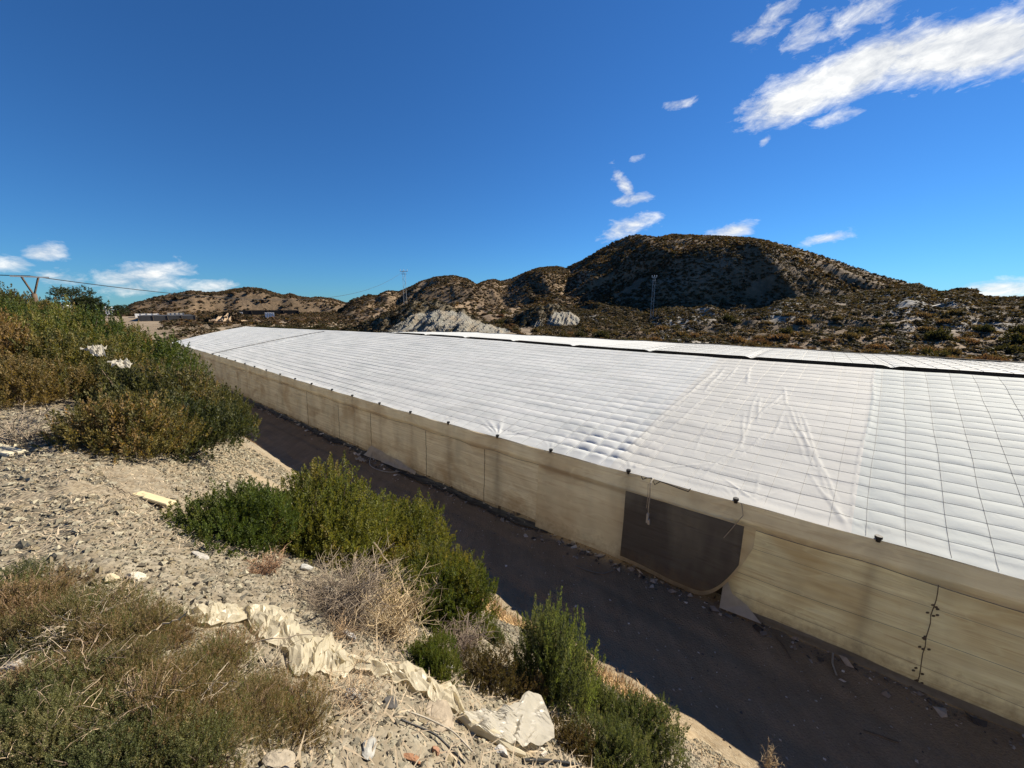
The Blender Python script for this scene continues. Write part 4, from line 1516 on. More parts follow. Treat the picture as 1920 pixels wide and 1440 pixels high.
for iu in range(-16, 42):
    a0 = iu * CU
    s = np.linspace(.004, 1, 70)
    wire_line(np.full(70, a0) + .03 * vn(s * 8, iu * 1.7, 3), s, .0040 if a0 < -1 else .0026)
for k in range(1, 24):
    a = np.concatenate([np.arange(-11, 12, .16), np.arange(12, A_END, .7)])
    wire_line(a, np.full(len(a), k * CS), np.where(a < -1, .0040, np.where(a < 20, .0036, .006)))
mb.build('wire_grid', M['wire'], gh_root)
# a dark tie line across the far part of the roof
mb = MB()
a = np.linspace(0, 1, 30)
u0, u1 = roof_uv(400, 668), roof_uv(610, 622)
av, sv = u0[0] + (u1[0] - u0[0]) * a, u0[1] + (u1[1] - u0[1]) * a
aa, qq, zz = roof_pt(av, sv)
mb.tube(AQ(aa, qq, zz + roof_disp(av, sv) + .03) + off, .035, 4, None, False)
mb.build('tie_line', M['wire'], gh_root)

# rear roof with its scalloped lip and the black ridge vent below it
AR0, AR1 = -18.0, 35.0
ta2 = np.arange(AR0, AR1 + .01, .12)
ts2 = np.linspace(0, 1, 40)
B_A, B_S = np.meshgrid(ta2, ts2, indexing='ij')
lip = ridge_z(B_A) + .05 + .09 * (1 - np.exp(-(np.sin(np.pi * (B_A + 2.43) / 5.03) / .10) ** 2))
lip = lip * (1 - sm((B_A - 30) / 5)) + (ridge_z(B_A) + .03) * sm((B_A - 30) / 5)
farz = 5.17 - .09 * np.clip((4 - B_A) / 9, 0, 2) + .02 * np.sin(B_A * 1.25)
Zb = lip + (farz - lip) * B_S + .03 * np.sin(np.pi * B_S) * (.6 + .4 * np.abs(np.sin(np.pi * (B_A + 2.43) / 5.03)))
Zb = Zb + .012 * ridged(B_A * .3, B_S * 7, 3, 33) + .014 * (np.abs(np.sin(np.pi * B_A / CU)) * np.abs(np.sin(np.pi * B_S * 18))) ** .6
Qb = 22.25 + (32.0 - 22.25) * B_S
Ab = B_A + np.where(B_A > 30, (B_A - 30) / 5 * -3.2 * B_S, 0)
gpart('rear_roof', AQ(Ab, Qb, Zb), grid_faces(len(ta2), len(ts2)), M['roof'], np.stack([B_A + 30, B_S], -1).reshape(-1, 2))
mb = MB()
for iu in range(-24, 18):
    a0 = iu * CU
    i = int(np.argmin(abs(ta2 - a0)))
    mb.tube(AQ(Ab[i], Qb[i], Zb[i] + .008) + off, .006, 3, None, False)
for k in range(2, 40, 3):
    mb.tube(AQ(Ab[:, k], Qb[:, k], Zb[:, k] + .008)[:220] + off, .006, 3, None, False)
mb.build('wire_grid', M['wire'], gh_root)


def strip(name, a, q0, z0, q1, z1, mat, n=4, parent=None):
    t = np.linspace(0, 1, n)
    A_, T_ = np.meshgrid(a, t, indexing='ij')
    f = lambda v: np.broadcast_to(np.asarray(v, float).reshape(-1, 1) if np.ndim(v) else v, A_.shape)
    Qs = f(q0) + (f(q1) - f(q0)) * T_
    Zs = f(z0) + (f(z1) - f(z0)) * T_
    return gpart(name, AQ(A_, Qs, Zs), grid_faces(len(a), n), mat, np.stack([A_, Zs], -1).reshape(-1, 2), parent=parent)


lipv = ridge_z(ta2) + .05 + .09 * (1 - np.exp(-(np.sin(np.pi * (ta2 + 2.43) / 5.03) / .10) ** 2))
strip('ridge_vent', ta2, 22.55, ridge_z(ta2) - .25, 22.55, lipv - .03, M['black'])  # black net strip, its colour also carrying the shade inside the vent
ta3 = np.arange(35, 72.4, .3)
strip('ridge_net', ta3, 22.06, ridge_z(ta3) - 1.0, 22.10, ridge_z(ta3) + .05 + .03 * vn(ta3 * .6, 1, 3), M['black'])
strip('rear_wall', ta2, 32.02, 5.08, 32.2, 2.2, M['black'])
strip('rear_wall', ta3, 22.2, ridge_z(ta3) - .9, 22.4, 1.8, M['black'])
mb = MB()
av = np.arange(AR0, 34, .5)
mb.tube(AQ(av, 32.06, 5.17 - .09 * np.clip((4 - av) / 9, 0, 2) + .02 * np.sin(av * 1.25) + .02 * vn(av, 2, 4)) + off, .07, 5)
mb.build('edge_net_roll', M['black'], gh_root)
# far end wall
sv = np.linspace(0, 1, 30)
aa, qq, zz = roof_pt(np.full(30, A_END), sv)
Vt = np.stack([AQ(aa, qq, zz - .02), AQ(aa, qq, road_z(aa) + 2.6 * sm((qq - 12) / 20) - .3)], 1)
gpart('end_wall', Vt, grid_faces(30, 2), M['wall'], np.stack([np.stack([qq, zz], -1), np.stack([qq, 0 * zz], -1)], 1).reshape(-1, 2))
aa, qq, zz = roof_pt(np.full(30, A_NEAR), sv)
Vt = np.stack([AQ(aa, qq, zz - .02), AQ(aa, qq, 0 * qq - .3 + 2.6 * sm((qq - 12) / 20))], 1)
gpart('end_wall', Vt, grid_faces(30, 2), M['wall'], np.stack([np.stack([qq, zz], -1), np.stack([qq, 0 * zz], -1)], 1).reshape(-1, 2))


def a_at(x, y, q=QE):
    r = ray(x, y)
    ra, rq = toaq(r[0], r[1])
    return float(ra * q / rq), float(CH + r[2] * q / rq)


A_DOOR_R = a_at(1372, 1000)[0]
A_NET_R = a_at(1388, 970)[0]
A_NET_L = a_at(1176, 950)[0]
A_DOOR_L = a_at(1014, 900)[0]


def base_z(a):
    return road_z(a) + .04


def film_wall(name, a0, a1, q, top, bot, mat, seed, bulge=.03, wire=.38, amp=.010, da=.05, nz=60, lean=-.12, parent=None):
    av = np.arange(a0, a1 + da * .5, da)
    t = np.linspace(0, 1, nz)
    A_, T_ = np.meshgrid(av, t, indexing='ij')
    zb, zt = bot(A_), top(A_)
    Zs = zb + (zt - zb) * T_
    hh = Zs - road_z(A_)
    Qs = q + lean * (1 - np.clip(hh / 3.0, 0, 1))
    d = bulge * np.sin(np.pi * hh / wire) ** 2 * (.35 + .65 * vn(A_ * .5, np.floor(hh / wire) * 3.3, seed)) * sm((vn(A_ * .3, hh * .7, seed + 8) + .5))
    d = d + amp * ridged(A_ * .6 + hh * .3, hh * 4 + A_ * .25, 4, seed + 2) + 1.4 * amp * ridged(A_ * .25, hh * 1.4 - A_ * .12, 3, seed + 6)
    d = d + .03 * fbm(A_ * .5, hh * .6, 3, seed + 5)
    # creases fanning down from each post head
    xa = ((A_ - 1.25 + 1.35) % 2.7) - 1.35
    up_ = np.clip(hh - 2.0, -1, 1)
    d = d + .012 * np.cos(np.arctan2(xa, 3.02 - hh) * 14 + seed) * np.exp(-((xa / .7) ** 2) - ((3.0 - hh) / .8) ** 2)
    # pulled in at the posts
    d = d + .02 * np.abs(np.sin(np.pi * (A_ - 1.25) / 2.7))
    Qs = Qs - d
    return gpart(name, AQ(A_, Qs, Zs), grid_faces(len(av), nz)[:, ::-1], mat, np.stack([A_, hh], -1).reshape(-1, 2), parent=parent)


def band(a):     # underside of the upper strip of film
    return eave_z(a) - .60 + .025 * vn(a * 1.7, 4.2, 9) - .05 * np.abs(np.sin(np.pi * (a - 1.25) / 2.7))


film_wall('valance', A_NEAR, A_END, QE - .075, lambda a: eave_z(a) - .012, band, M['valance'], 3, .012, .6, .012, .06, 16, 0)
film_wall('side_wall', A_DOOR_L - .02, A_END, QE, lambda a: eave_z(a) - .45, lambda a: base_z(a) + .17 + .10 * fbm(a * .5, 2.2, 3, 12), M['wall'], 5, .022, .30, .014, .06, 70)
film_wall('side_wall', A_NEAR, A_DOOR_R, QE, lambda a: eave_z(a) - .45, lambda a: base_z(a) + .05 + .06 * fbm(a * .8, 5.1, 3, 14), M['wall2'], 7, .022, .38, .016, .04, 80)
# skirt of grey film along the ground at the right
film_wall('skirt', A_NEAR, A_DOOR_R - .1, QE - .02, lambda a: base_z(a) + .17 + .05 * vn(a * .9, 1, 3), lambda a: base_z(a) - .03, M['skirt'], 17, .03, .5, .03, .05, 12, -.16)

# door curtain: film sheet hanging outside, with a rounded free corner, dark net let into it
av = np.linspace(A_NET_R - .38, A_DOOR_L, 130)
tz = np.linspace(0, 1, 50)
A_, T_ = np.meshgrid(av, tz, indexing='ij')


def flap_bot(a):
    x = (a - (A_NET_R - .38))
    b = .08 + .0 * a
    rise = 1.9 * np.clip(1 - x / 1.25, 0, 1) ** 2.1
    return base_z(a) + b + rise + .16 * sm((x - 1.6) / 1.5) * (1 - sm((x - 4) / 2.0)) * .6


Zs = flap_bot(A_) + (eave_z(A_) - .52 - flap_bot(A_)) * T_
Qs = QE - .16 - .16 * (1 - T_) ** 1.5 - .03 * fbm(A_ * .8, Zs * .5, 3, 61) - .012 * ridged(A_ * 1.3, Zs * .7, 3, 62)
flap = gpart('door_curtain', AQ(A_, Qs, Zs), grid_faces(130, 50)[:, ::-1], M['doorfilm'], np.stack([A_, Zs], -1).reshape(-1, 2))
i0, i1 = np.argmin(abs(av - (A_NET_R - .12))), np.argmin(abs(av - A_NET_L))
An, Tn = A_[i0:i1 + 1], T_[i0:i1 + 1]
low = flap_bot(An + 0) + .13
Zn = low + (eave_z(An) - .56 - low) * Tn
Qn = QE - .16 - .16 * (1 - np.clip((Zn - flap_bot(An)) / (eave_z(An) - .52 - flap_bot(An)), 0, 1)) ** 1.5 - .03 * fbm(An * .8, Zn * .5, 3, 61) - .012 * ridged(An * 1.3, Zn * .7, 3, 62) - .012
gpart('dark_net', AQ(An, Qn, Zn), grid_faces(An.shape[0], 50)[:, ::-1], M['net'], np.stack([An, Zn], -1).reshape(-1, 2), parent=flap)
# dark sheet standing in for the unlit interior behind the curtain
strip('doorway_shade', np.linspace(A_DOOR_R - .05, A_NET_L - .1, 10), QE + .22, .02, QE + .22, 2.4, M['dim'])
# loose triangular corner of the yellow wall
ca, cz = a_at(1364, 1105)
P = np.array([AQ(A_DOOR_R + .02, QE - .20, 1.0), AQ(A_DOOR_R + .03, QE - .42, .10), AQ(A_DOOR_R - .9, QE - .36, .10), AQ(A_DOOR_R - .55, QE - .24, .36), AQ(A_DOOR_R - .2, QE - .28, .55)])
gpart('loose_corner', P, np.array([[0, 1, 4], [1, 3, 4], [1, 2, 3]]), M['filmg'], smooth=False)

# posts behind the film, black pegs on the eave
POST_X = [1645, 1380, 1180, 1035, 935, 843, 772, 714, 663, 625, 587, 556, 528, 502, 480, 462, 444, 428, 414, 402]
posts_a = [a_at(x, 648 + .2765 * (x - 320))[0] for x in POST_X]
step = posts_a[0] - posts_a[1]
posts_a = [posts_a[0] + step * 2, posts_a[0] + step] + posts_a
for i, a in enumerate(posts_a):
    m_ = MB()
    m_.tube(AQ(np.full(4, a), np.linspace(QE + .02, QE + .09, 4), np.linspace(float(road_z(a)) - .05, float(eave_z(a)) - .03, 4)) + off, .055, 8)
    p_ = m_.build('post', M['post'], gh_root, smooth=True)
    m_ = MB()
    r1 = .06
    m_.tube(AQ(np.full(4, a), QE - .07, float(eave_z(a)) + np.array([-.05, .03, .032, .085])) + off, [r1 * .7, r1 * .8, r1 * 1.15, r1 * 1.1], 9)
    m_.build('peg', M['cap'], gh_root, smooth=False)
# inner posts and purlins so the roof is carried
for a in np.arange(-14, 60, 5.4):
    m_ = MB()
    aa, qq, zz = roof_pt(np.array(a), np.array(.55))
    m_.tube(np.stack([AQ(aa, qq, -.1 + 2.6 * sm((qq - 12) / 20)), AQ(aa, qq, zz - .1)]) + off, .05, 6)
    m_.build('inner_post', M['post'], gh_root)
# horizontal support wires on the side wall
for k, h in enumerate([.5, 1.15, 1.85]):
    av = np.arange(A_NEAR, A_DOOR_R, .25)
    m_ = MB()
    m_.tube(AQ(av, QE - .12 * (1 - h / 3.0) - .055, road_z(av) + h + .05 * vn(av * .35, k * 3.1, 2)) + off, .0045, 4)
    m_.build('wall_wire', M['wire' if k % 2 else 'rope'], gh_root)
av = np.arange(A_NEAR, A_END, .25)
m_ = MB()
m_.tube(AQ(av, QE - .11, band(av) + .02) + off, .007, 4)
m_.build('wall_wire', M['wire'], gh_root)
# vertical stitched seams in the side film
for x in [1755, 912, 803, 700, 640, 582]:
    a = a_at(x, 648 + .2765 * (x - 320) + 60)[0]
    z = np.linspace(.12, 2.42, 14)
    m_ = MB()
    m_.tube(AQ(a + .02 * vn(z * 4, x, 2), QE - .12 * (1 - z / 3.0) - .05 - .02 * np.sin(z * 8) ** 2, float(road_z(a)) + z) + off, .010, 4)
    if x == 1755:
        for zz in (1.95, 1.75, 1.2, .95, .4, .2):
            for kk in range(3):
                m_.box(AQ(a + random.uniform(-.08, .08), QE - .16, zz + random.uniform(-.05, .05)) + off, (.05, .02, .03))
    m_.build('stitched_seam', M['post'], gh_root)

# ---- cord with a wooden block hanging from the eave
a, z = a_at(1228, 900)
e = tag(empty('hanging_cord', AQ(a, QE - .38, 2.95)), 'frayed cord with a wooden block hanging from the eave in front of the dark net', 'cord')
eo = -np.array(e.location)
m_ = MB()
zz = np.linspace(2.98, 2.05, 9)
m_.tube(AQ(a + .006 * np.sin(zz * 9), QE - .38, zz) + eo, .016, 5)
m_.tube(AQ(a + .06 + .006 * np.sin(zz * 7), QE - .36, np.linspace(2.95, 2.2, 9)) + eo, .010, 5)
m_.tube(AQ(np.full(5, a), np.linspace(QE - .05, QE - .38, 5), 2.99 + np.array([.0, .04, .05, .03, -.01])) + eo, .016, 5)
m_.build('rope', M['rope'], e)
m_ = MB()
m_.box(AQ(a + .01, QE - .38, 1.92) + eo, (.085, .05, .28), rotz(YAWD) @ roty(.05))
m_.box(AQ(a - .03, QE - .39, 1.82) + eo, (.06, .06, .16), rotz(YAWD) @ roty(-.2))
m_.build('wooden_block', M['conc'], e)
m_ = MB()
pts = AQ(a - .0 + np.array([.35, .3, .18, .05, -.05, -.2, -.45, -.7, -.95, -1.0]), QE - .16, 3.0 + np.array([.03, -.06, .02, .06, -.12, .02, .0, -.03, -.05, .05]))
m_.tube(pts + eo, .014, 5)
m_.build('knotted_tie', M['cap'], e)
a, z = a_at(1400, 960)
m_ = MB()
m_.tube(np.array([AQ(a + .12, QE - .1, 3.0), AQ(a + .05, QE - .17, 2.72), AQ(a + .18, QE - .2, 2.45), AQ(a + .4, QE - .26, 2.0)]), .011, 5)
tag(m_.build('tie_cord', M['rope']), 'thin cord running down from the eave right of the dark net', 'cord')

# ------------------------------------------------------------------ loose film, boards, hoses
def crease(u, v, seed, k):
    """faceted noise with straight creases"""
    return np.abs(((u * k + v * .7 * k + .5 * vn(u * k * .7, v * k, seed)) % 1) - .5) * 2


TOPE = [(358, 1150), (400, 1147), (440, 1140), (462, 1152), (480, 1140), (530, 1150), (548, 1168), (590, 1200), (604, 1206), (625, 1196), (640, 1228), (680, 1238), (715, 1250), (745, 1256), (790, 1258), (812, 1285), (850, 1296), (872, 1345)]
BOTE = [(362, 1172), (395, 1178), (425, 1181), (460, 1166), (475, 1185), (500, 1202), (528, 1215), (560, 1268), (585, 1276), (610, 1270), (632, 1276), (660, 1268), (720, 1272), (752, 1285), (795, 1308), (815, 1318), (845, 1335), (872, 1352)]
n = 120
t = np.linspace(0, len(TOPE) - 1, n)
T1 = np.stack([np.interp(t, np.arange(len(TOPE)), np.array(TOPE, float)[:, i]) for i in range(2)], -1)
B1 = np.stack([np.interp(t, np.arange(len(BOTE)), np.array(BOTE, float)[:, i]) for i in range(2)], -1)
m = 12
V = np.zeros((n, m, 3))
for i in range(n):
    a0, q0, z0 = hit(*T1[i])
    a1, q1, z1 = hit(*B1[i])
    for j in range(m):
        f = j / (m - 1)
        aa, qq = a0 + (a1 - a0) * f, q0 + (q1 - q0) * f
        V[i, j] = AQ(aa, qq, float(gz(aa, qq)))
I_, J_ = np.meshgrid(np.linspace(0, 1, n), np.linspace(0, 1, m), indexing='ij')
lift = .045 + .032 * crease(I_ * 1.0, J_ * .12, 5, 15) + .03 * crease(I_ * .5, J_ * .5, 6, 8) * np.sin(np.pi * J_) + .018 * crease(I_, -J_ * .3, 8, 33)
lift *= (.35 + .65 * np.sin(np.pi * np.clip(J_, .06, .94)))
V[..., 2] += lift
V[..., 0] += .03 * vn(I_ * 40, J_ * 4, 3)
V[..., 1] += .03 * vn(I_ * 40, J_ * 4, 4)
c0 = V[0].mean(0)
strip_o = empty('plastic_strip', c0)
tag(strip_o, 'long torn strip of cream plastic film lying crumpled down the gravel bank', 'plastic film')
link('torn_film', new_mesh('torn_film', V.reshape(-1, 3) - c0, grid_faces(n, m), M['film']), strip_o)

# crumpled sheet and rolled tail at the lower end
SH = [[(872, 1345), (905, 1340), (930, 1335), (958, 1330), (985, 1306), (1016, 1308)], [(876, 1352), (915, 1352), (945, 1350), (972, 1345), (1000, 1335), (1028, 1340)],
      [(885, 1362), (925, 1372), (955, 1372), (980, 1368), (1012, 1362), (1040, 1368)], [(900, 1375), (945, 1392), (968, 1400), (985, 1406), (1015, 1400), (1041, 1392)]]
nu, nv_ = 36, 24
G = np.array(SH, float)
u = np.linspace(0, 5, nu)
v = np.linspace(0, 3, nv_)
V = np.zeros((nu, nv_, 3))
for i, uu in enumerate(u):
    for j, vv in enumerate(v):
        iu, fu = min(int(uu), 4), uu - min(int(uu), 4)
        jv, fv = min(int(vv), 2), vv - min(int(vv), 2)
        p = (G[jv, iu] * (1 - fu) + G[jv, iu + 1] * fu) * (1 - fv) + (G[jv + 1, iu] * (1 - fu) + G[jv + 1, iu + 1] * fu) * fv
        h = .04 + .20 * (uu / 5) * (1 - vv / 3.2)
        a, q, z = hit(p[0], p[1], h)
        V[i, j] = AQ(a, q, z + h)
U_, V_ = np.meshgrid(np.linspace(0, 1, nu), np.linspace(0, 1, nv_), indexing='ij')
dd = .045 * crease(U_, V_ * .5, 15, 3.5) + .03 * crease(U_ * .4, V_, 16, 4) + .012 * crease(U_, -V_, 18, 8)
V[..., 2] += dd * .8
V[..., 0] -= .3 * dd * Q[0]
c1 = V.reshape(-1, 3).mean(0)
o = link('crumpled_film', new_mesh('crumpled_film', V.reshape(-1, 3) - c1, grid_faces(nu, nv_), M['filmw']))
o.location = c1
tag(o, 'crumpled whitish sheet of film at the lower end of the plastic strip', 'plastic film')
m_ = MB()
P = [AQ(*hit(x, y, .05)[:2], 0) for x, y in [(868, 1345), (900, 1368), (940, 1385), (990, 1413)]]
P = []
for x, y in [(866, 1342), (885, 1358), (905, 1370), (930, 1382), (960, 1396), (992, 1413)]:
    a, q, z = hit(x, y, .05)
    P.append(AQ(a, q, z + .04))
P = np.array(P)
m_.tube(P + rng.normal(size=P.shape) * .008 - c0, [.02, .03, .034, .032, .028, .012], 8)
m_.build('rolled_end', M['film'], strip_o, smooth=False)


def rag(name, x, y, w, h, label, mat='filmw', seed=1, zoff=1.0, dist=None):
    """crumpled piece of film lying on the shrubs"""
    r = ray(x, y)
    if dist is None:
        a, q, z = hit(x, y, zoff)
        P0 = AQ(a, q, z + zoff)
    else:
        P0 = np.array([0, 0, CH]) + r / np.linalg.norm(r) * dist
    U_, V_ = np.meshgrid(np.linspace(-1, 1, 14), np.linspace(-1, 1, 10), indexing='ij')
    X = U_ * w / 2 * (1 + .6 * vn(V_ * 2.4, 1, seed))
    Y = V_ * w * .35 * (1 + .8 * vn(U_ * 2.6, 4, seed))
    Z = h * (.6 * crease(U_ * .5, V_ * .5, seed, 3) + .5 * crease(U_, -V_, seed + 1, 2)) * (1 - .6 * np.abs(U_)) - .3 * h * U_
    o = link(name, new_mesh(name, np.stack([X, Y, Z], -1).reshape(-1, 3), grid_faces(14, 10), M[mat]))
    o.location = P0
    o.rotation_euler = (0, 0, -.5)
    return tag(o, label, 'plastic scrap')


rag('plastic_scrap', 182, 664, .25, .16, 'crumpled white scrap caught on the thicket, the bigger and higher of two', seed=3, zoff=1.25)
rag('plastic_scrap', 227, 686, .24, .11, 'small white scrap caught on the thicket just below the bigger one', seed=5, zoff=1.25)
rag('plastic_scrap', 178, 858, .08, .03, 'tiny black scrap at the lower edge of the thicket', 'cap', 6, .02)

# pale boards
def board(x, y, size, rz, label, mat, tilt=0.0):
    a, q, z = hit(x, y)
    m_ = MB()
    L, w, h = size
    m_.box((0, 0, 0), size)
    if mat == 'boardw':
        m_ = MB()
        m_.box((0, w * .26, 0), (L, w * .47, h))
        m_.box((L * .05, -w * .26, .004), (L * .9, w * .44, h))
    o = m_.build('pale_board', M[mat])
    b = o.modifiers.new('bevel', 'BEVEL')
    b.width = .008
    o.location = AQ(a, q, z + h * .5 + .02)
    o.rotation_euler = (tilt, 0.12, rz)
    return tag(o, label, 'board')


board(290, 942, (.50, .115, .035), math.radians(-14), 'pale yellow board lying on the gravel at the left foot of the bright green shrub', 'board', -.15)
board(8, 850, (.42, .17, .045), math.radians(-12), 'pale split board at the left edge below the thicket', 'boardw')


def hose(pl, r, label, mat='hose', name='black_hose', lift=.03):
    P = np.array([AQ(a, q, z + lift) for a, q, z in (hit(x, y) for x, y in pl)])
    t = np.linspace(0, len(P) - 1, 24)
    P = np.stack([np.interp(t, np.arange(len(P)), P[:, i]) for i in range(3)], -1)
    for _ in range(3):
        P[1:-1] = (P[:-2] + P[1:-1] * 2 + P[2:]) / 4
    m_ = MB()
    m_.tube(P, r, 6)
    return tag(m_.build(name, M[mat], smooth=True), label, 'hose')


hose([(752, 1362), (790, 1375), (820, 1390), (845, 1408), (872, 1440)], .006, 'thin black hose running down the gravel under the tan stone slab')
hose([(980, 1434), (1030, 1430), (1090, 1440)], .010, 'thick black hose at the bottom edge beside the grey green shrub')
hose([(765, 1350), (800, 1362), (850, 1385), (890, 1425)], .005, 'thin tan stalk lying alongside the black hose', 'rope', 'dead_stalk', .05)['category'] = 'stick'

# torn flap, tail and hoop at the foot of the side wall
a, z = a_at(708, 850, QE - .3)
m_ = MB()
U_, V_ = np.meshgrid(np.linspace(0, 1, 18), np.linspace(0, 1, 8), indexing='ij')
Va = AQ(a + 1.1 - 4.2 * U_, QE - .22 - .3 * V_ * (1 - U_ * .6) - .05 * vn(U_ * 9, V_ * 3, 2), float(road_z(a)) + .62 * (1 - V_) * (1 - U_ * .75) * sm(U_ * 6 + .3) + .1)
m_.add(Va.reshape(-1, 3), grid_faces(18, 8))
tag(m_.build('torn_flap', M['filmg'], smooth=True), 'grey torn flap of film at the foot of the side wall above bent pipe', 'plastic film')
a, z = a_at(700, 880, QE - .7)
P = np.array([AQ(a + .25, QE - .55, .5), AQ(a + .2, QE - .75, .2), AQ(a - .1, QE - .95, .07), AQ(a - .8, QE - 1.0, .06), AQ(a - 1.6, QE - .85, .07), AQ(a - 2.0, QE - .5, .12)])
t = np.linspace(0, 5, 26)
P = np.stack([np.interp(t, np.arange(6), P[:, i]) for i in range(3)], -1)
for _ in range(4):
    P[1:-1] = (P[:-2] + P[1:-1] * 2 + P[2:]) / 4
m_ = MB()
m_.tube(P, .022, 6)
tag(m_.build('bent_pipe', M['filmg'], smooth=True), 'bent grey pipe looping over the road edge below the torn flap', 'pipe')
m_ = MB()
U_, V_ = np.meshgrid(np.linspace(0, 1, 10), np.linspace(-1, 1, 5), indexing='ij')
Va = AQ(a + .3 + .75 * U_, QE - .95 - .12 * V_ * (.5 + U_) + .04 * vn(U_ * 6, V_, 3), .12 + .14 * crease(U_, V_, 3, 3))
m_.add(Va.reshape(-1, 3), grid_faces(10, 5))
tag(m_.build('plastic_scrap', M['filmw']), 'knotted white scrap on the shaded road beside the bent pipe', 'plastic scrap')
hose([(1080, 1062), (1105, 1072), (1130, 1077), (1150, 1072)], .016, 'short curved grey pipe on the shaded road below the door curtain', 'skirt', 'bent_pipe')['category'] = 'pipe'
hose([(1562, 1220), (1560, 1245), (1568, 1268)], .018, 'pale strip of cord at the foot of the yellow side wall', 'rope', 'tie_cord')['category'] = 'cord'
hose([(1455, 1195), (1470, 1215), (1482, 1236)], .015, 'thin dark stick leaning from the rubble onto the road', 'post', 'dark_stick')['category'] = 'stick'
hose([(1618, 1372), (1650, 1382), (1685, 1395)], .012, 'dark curved twig lying on the shaded road', 'post', 'dark_stick')['category'] = 'stick'
m_ = MB()
av = np.arange(A_DOOR_L - .5, A_END - 4, .12)
U_, V_ = np.meshgrid(av, np.linspace(0, 1, 7), indexing='ij')
wd = .42 + .3 * fbm(U_ * .7, 3.3, 3, 71)
Va = AQ(U_, QE - .08 - wd * V_ - .05 * vn(U_ * 3, V_ * 2, 5), road_z(U_) + .035 + .10 * np.abs(fbm(U_ * 1.6, V_ * 2.5, 3, 72)) * (1 - V_ * .6))
m_.add(Va.reshape(-1, 3), grid_faces(len(av), 7))
tag(m_.build('black_film', M['cap']), 'ragged black plastic film lying along the foot of the left side wall', 'plastic film')

# ------------------------------------------------------------------ things farther off
def mast(x, ytop, ybase, r, w, label, arm=1.6, sink=1.0):
    th, et = azel(x, ytop)
    _, eb = azel(x, ybase)
    X, Y = r * math.sin(th), r * math.cos(th)
    zb = float(surf(np.array(X), np.array(Y))) - sink
    zt = CH + math.tan(et) * r
    e = tag(empty('lattice_mast', (X, Y, zb)), label, 'power mast')
    e.rotation_euler = (0, 0, -th)
    hgt = zt - zb
    for sx in (-1, 1):
        for sy in (-1, 1):
            m_ = MB()
            m_.tube([(sx * w * .5, sy * w * .5, 0), (sx * w * .34, sy * w * .34, hgt)], .034, 4)
            m_.build('leg', M['steel'], e)
    m_ = MB()
    nb = int(hgt / (w * 1.1))
    for i in range(nb):
        z0, z1 = i * hgt / nb, (i + 1) * hgt / nb
        w0, w1 = w * (.5 - .16 * z0 / hgt), w * (.5 - .16 * z1 / hgt)
        sgn = 1 if i % 2 else -1
        for sy in (-1, 1):
            m_.tube([(-sgn * w0, sy * w0, z0), (sgn * w1, sy * w1, z1)], .02, 3)
            m_.tube([(sy * w0, -sgn * w0, z0), (sy * w1, sgn * w1, z1)], .02, 3)
    m_.build('bracing', M['steel'], e)
    m_ = MB()
    m_.box((0, 0, hgt - .1), (arm, .12, .12))
    m_.box((0, 0, hgt - .75), (arm * .7, .1, .1))
    m_.build('cross_arm', M['steel'], e)
    for sx in (-1, 0, 1):
        m_ = MB()
        m_.tube([(sx * arm * .45, 0, hgt - .08), (sx * arm * .45, 0, hgt + .06), (sx * arm * .45, 0, hgt + .09), (sx * arm * .45, 0, hgt + .35)], [.05, .05, .09, .06], 6)
        m_.build('insulator', M['white'], e)
    return e, zt


m1, z1 = mast(757, 508, 566, 105, .85, 'grey lattice power mast rising against the sky above the pale rock outcrop', 1.9)
m2, z2 = mast(1227, 519, 598, 88, .6, 'grey lattice power mast on the slope in front of the big dark hill', 1.0)

# wooden power pole above the thicket, with its line
th, et = azel(56, 519)
r = 34.0
X, Y = r * math.sin(th), r * math.cos(th)
a, q = toaq(X, Y)
zb = float(gz(a, q)) - .3
zt = CH + math.tan(et) * r
e = tag(empty('power_pole', (X, Y, zb)), 'wooden power pole with a forked top poking out of the thicket at the left', 'power pole')
e.rotation_euler = (0, 0, -th)
m_ = MB()
m_.tube([(0, 0, 0), (0, 0, zt - zb - .9)], [.14, .11], 8)
m_.build('pole', M['bark'], e, smooth=True)
for sx in (-1, 1):
    m_ = MB()
    m_.tube([(0, 0, zt - zb - 1.0), (sx * .3, 0, zt - zb + .02)], .05, 6)
    m_.build('fork', M['bark'], e)
m_ = MB()
m_.box((0, 0, zt - zb), (1.35, .09, .07))
m_.build('cross_arm', M['steel'], e)
p0 = np.array([X, Y, zt + .05])
p1 = np.array(m1.location) + np.array([0, 0, z1 - m1.location[2]])
for k, (ps, pe, lb) in enumerate([(p0, p1, 'thin power cable sagging from the wooden pole to the mast over the outcrop'), (p0, p0 + np.array([-14, -6, .8]), 'thin power cable leaving the wooden pole towards the left edge')]):
    t = np.linspace(0, 1, 40)[:, None]
    P = ps * (1 - t) + pe * t - np.array([0, 0, (5.2 if k == 0 else .3)]) * (4 * t * (1 - t)) * .7
    m_ = MB()
    m_.tube(P, .022, 4, None, False)
    tag(m_.build('power_cable', M['cap']), lb, 'cable')


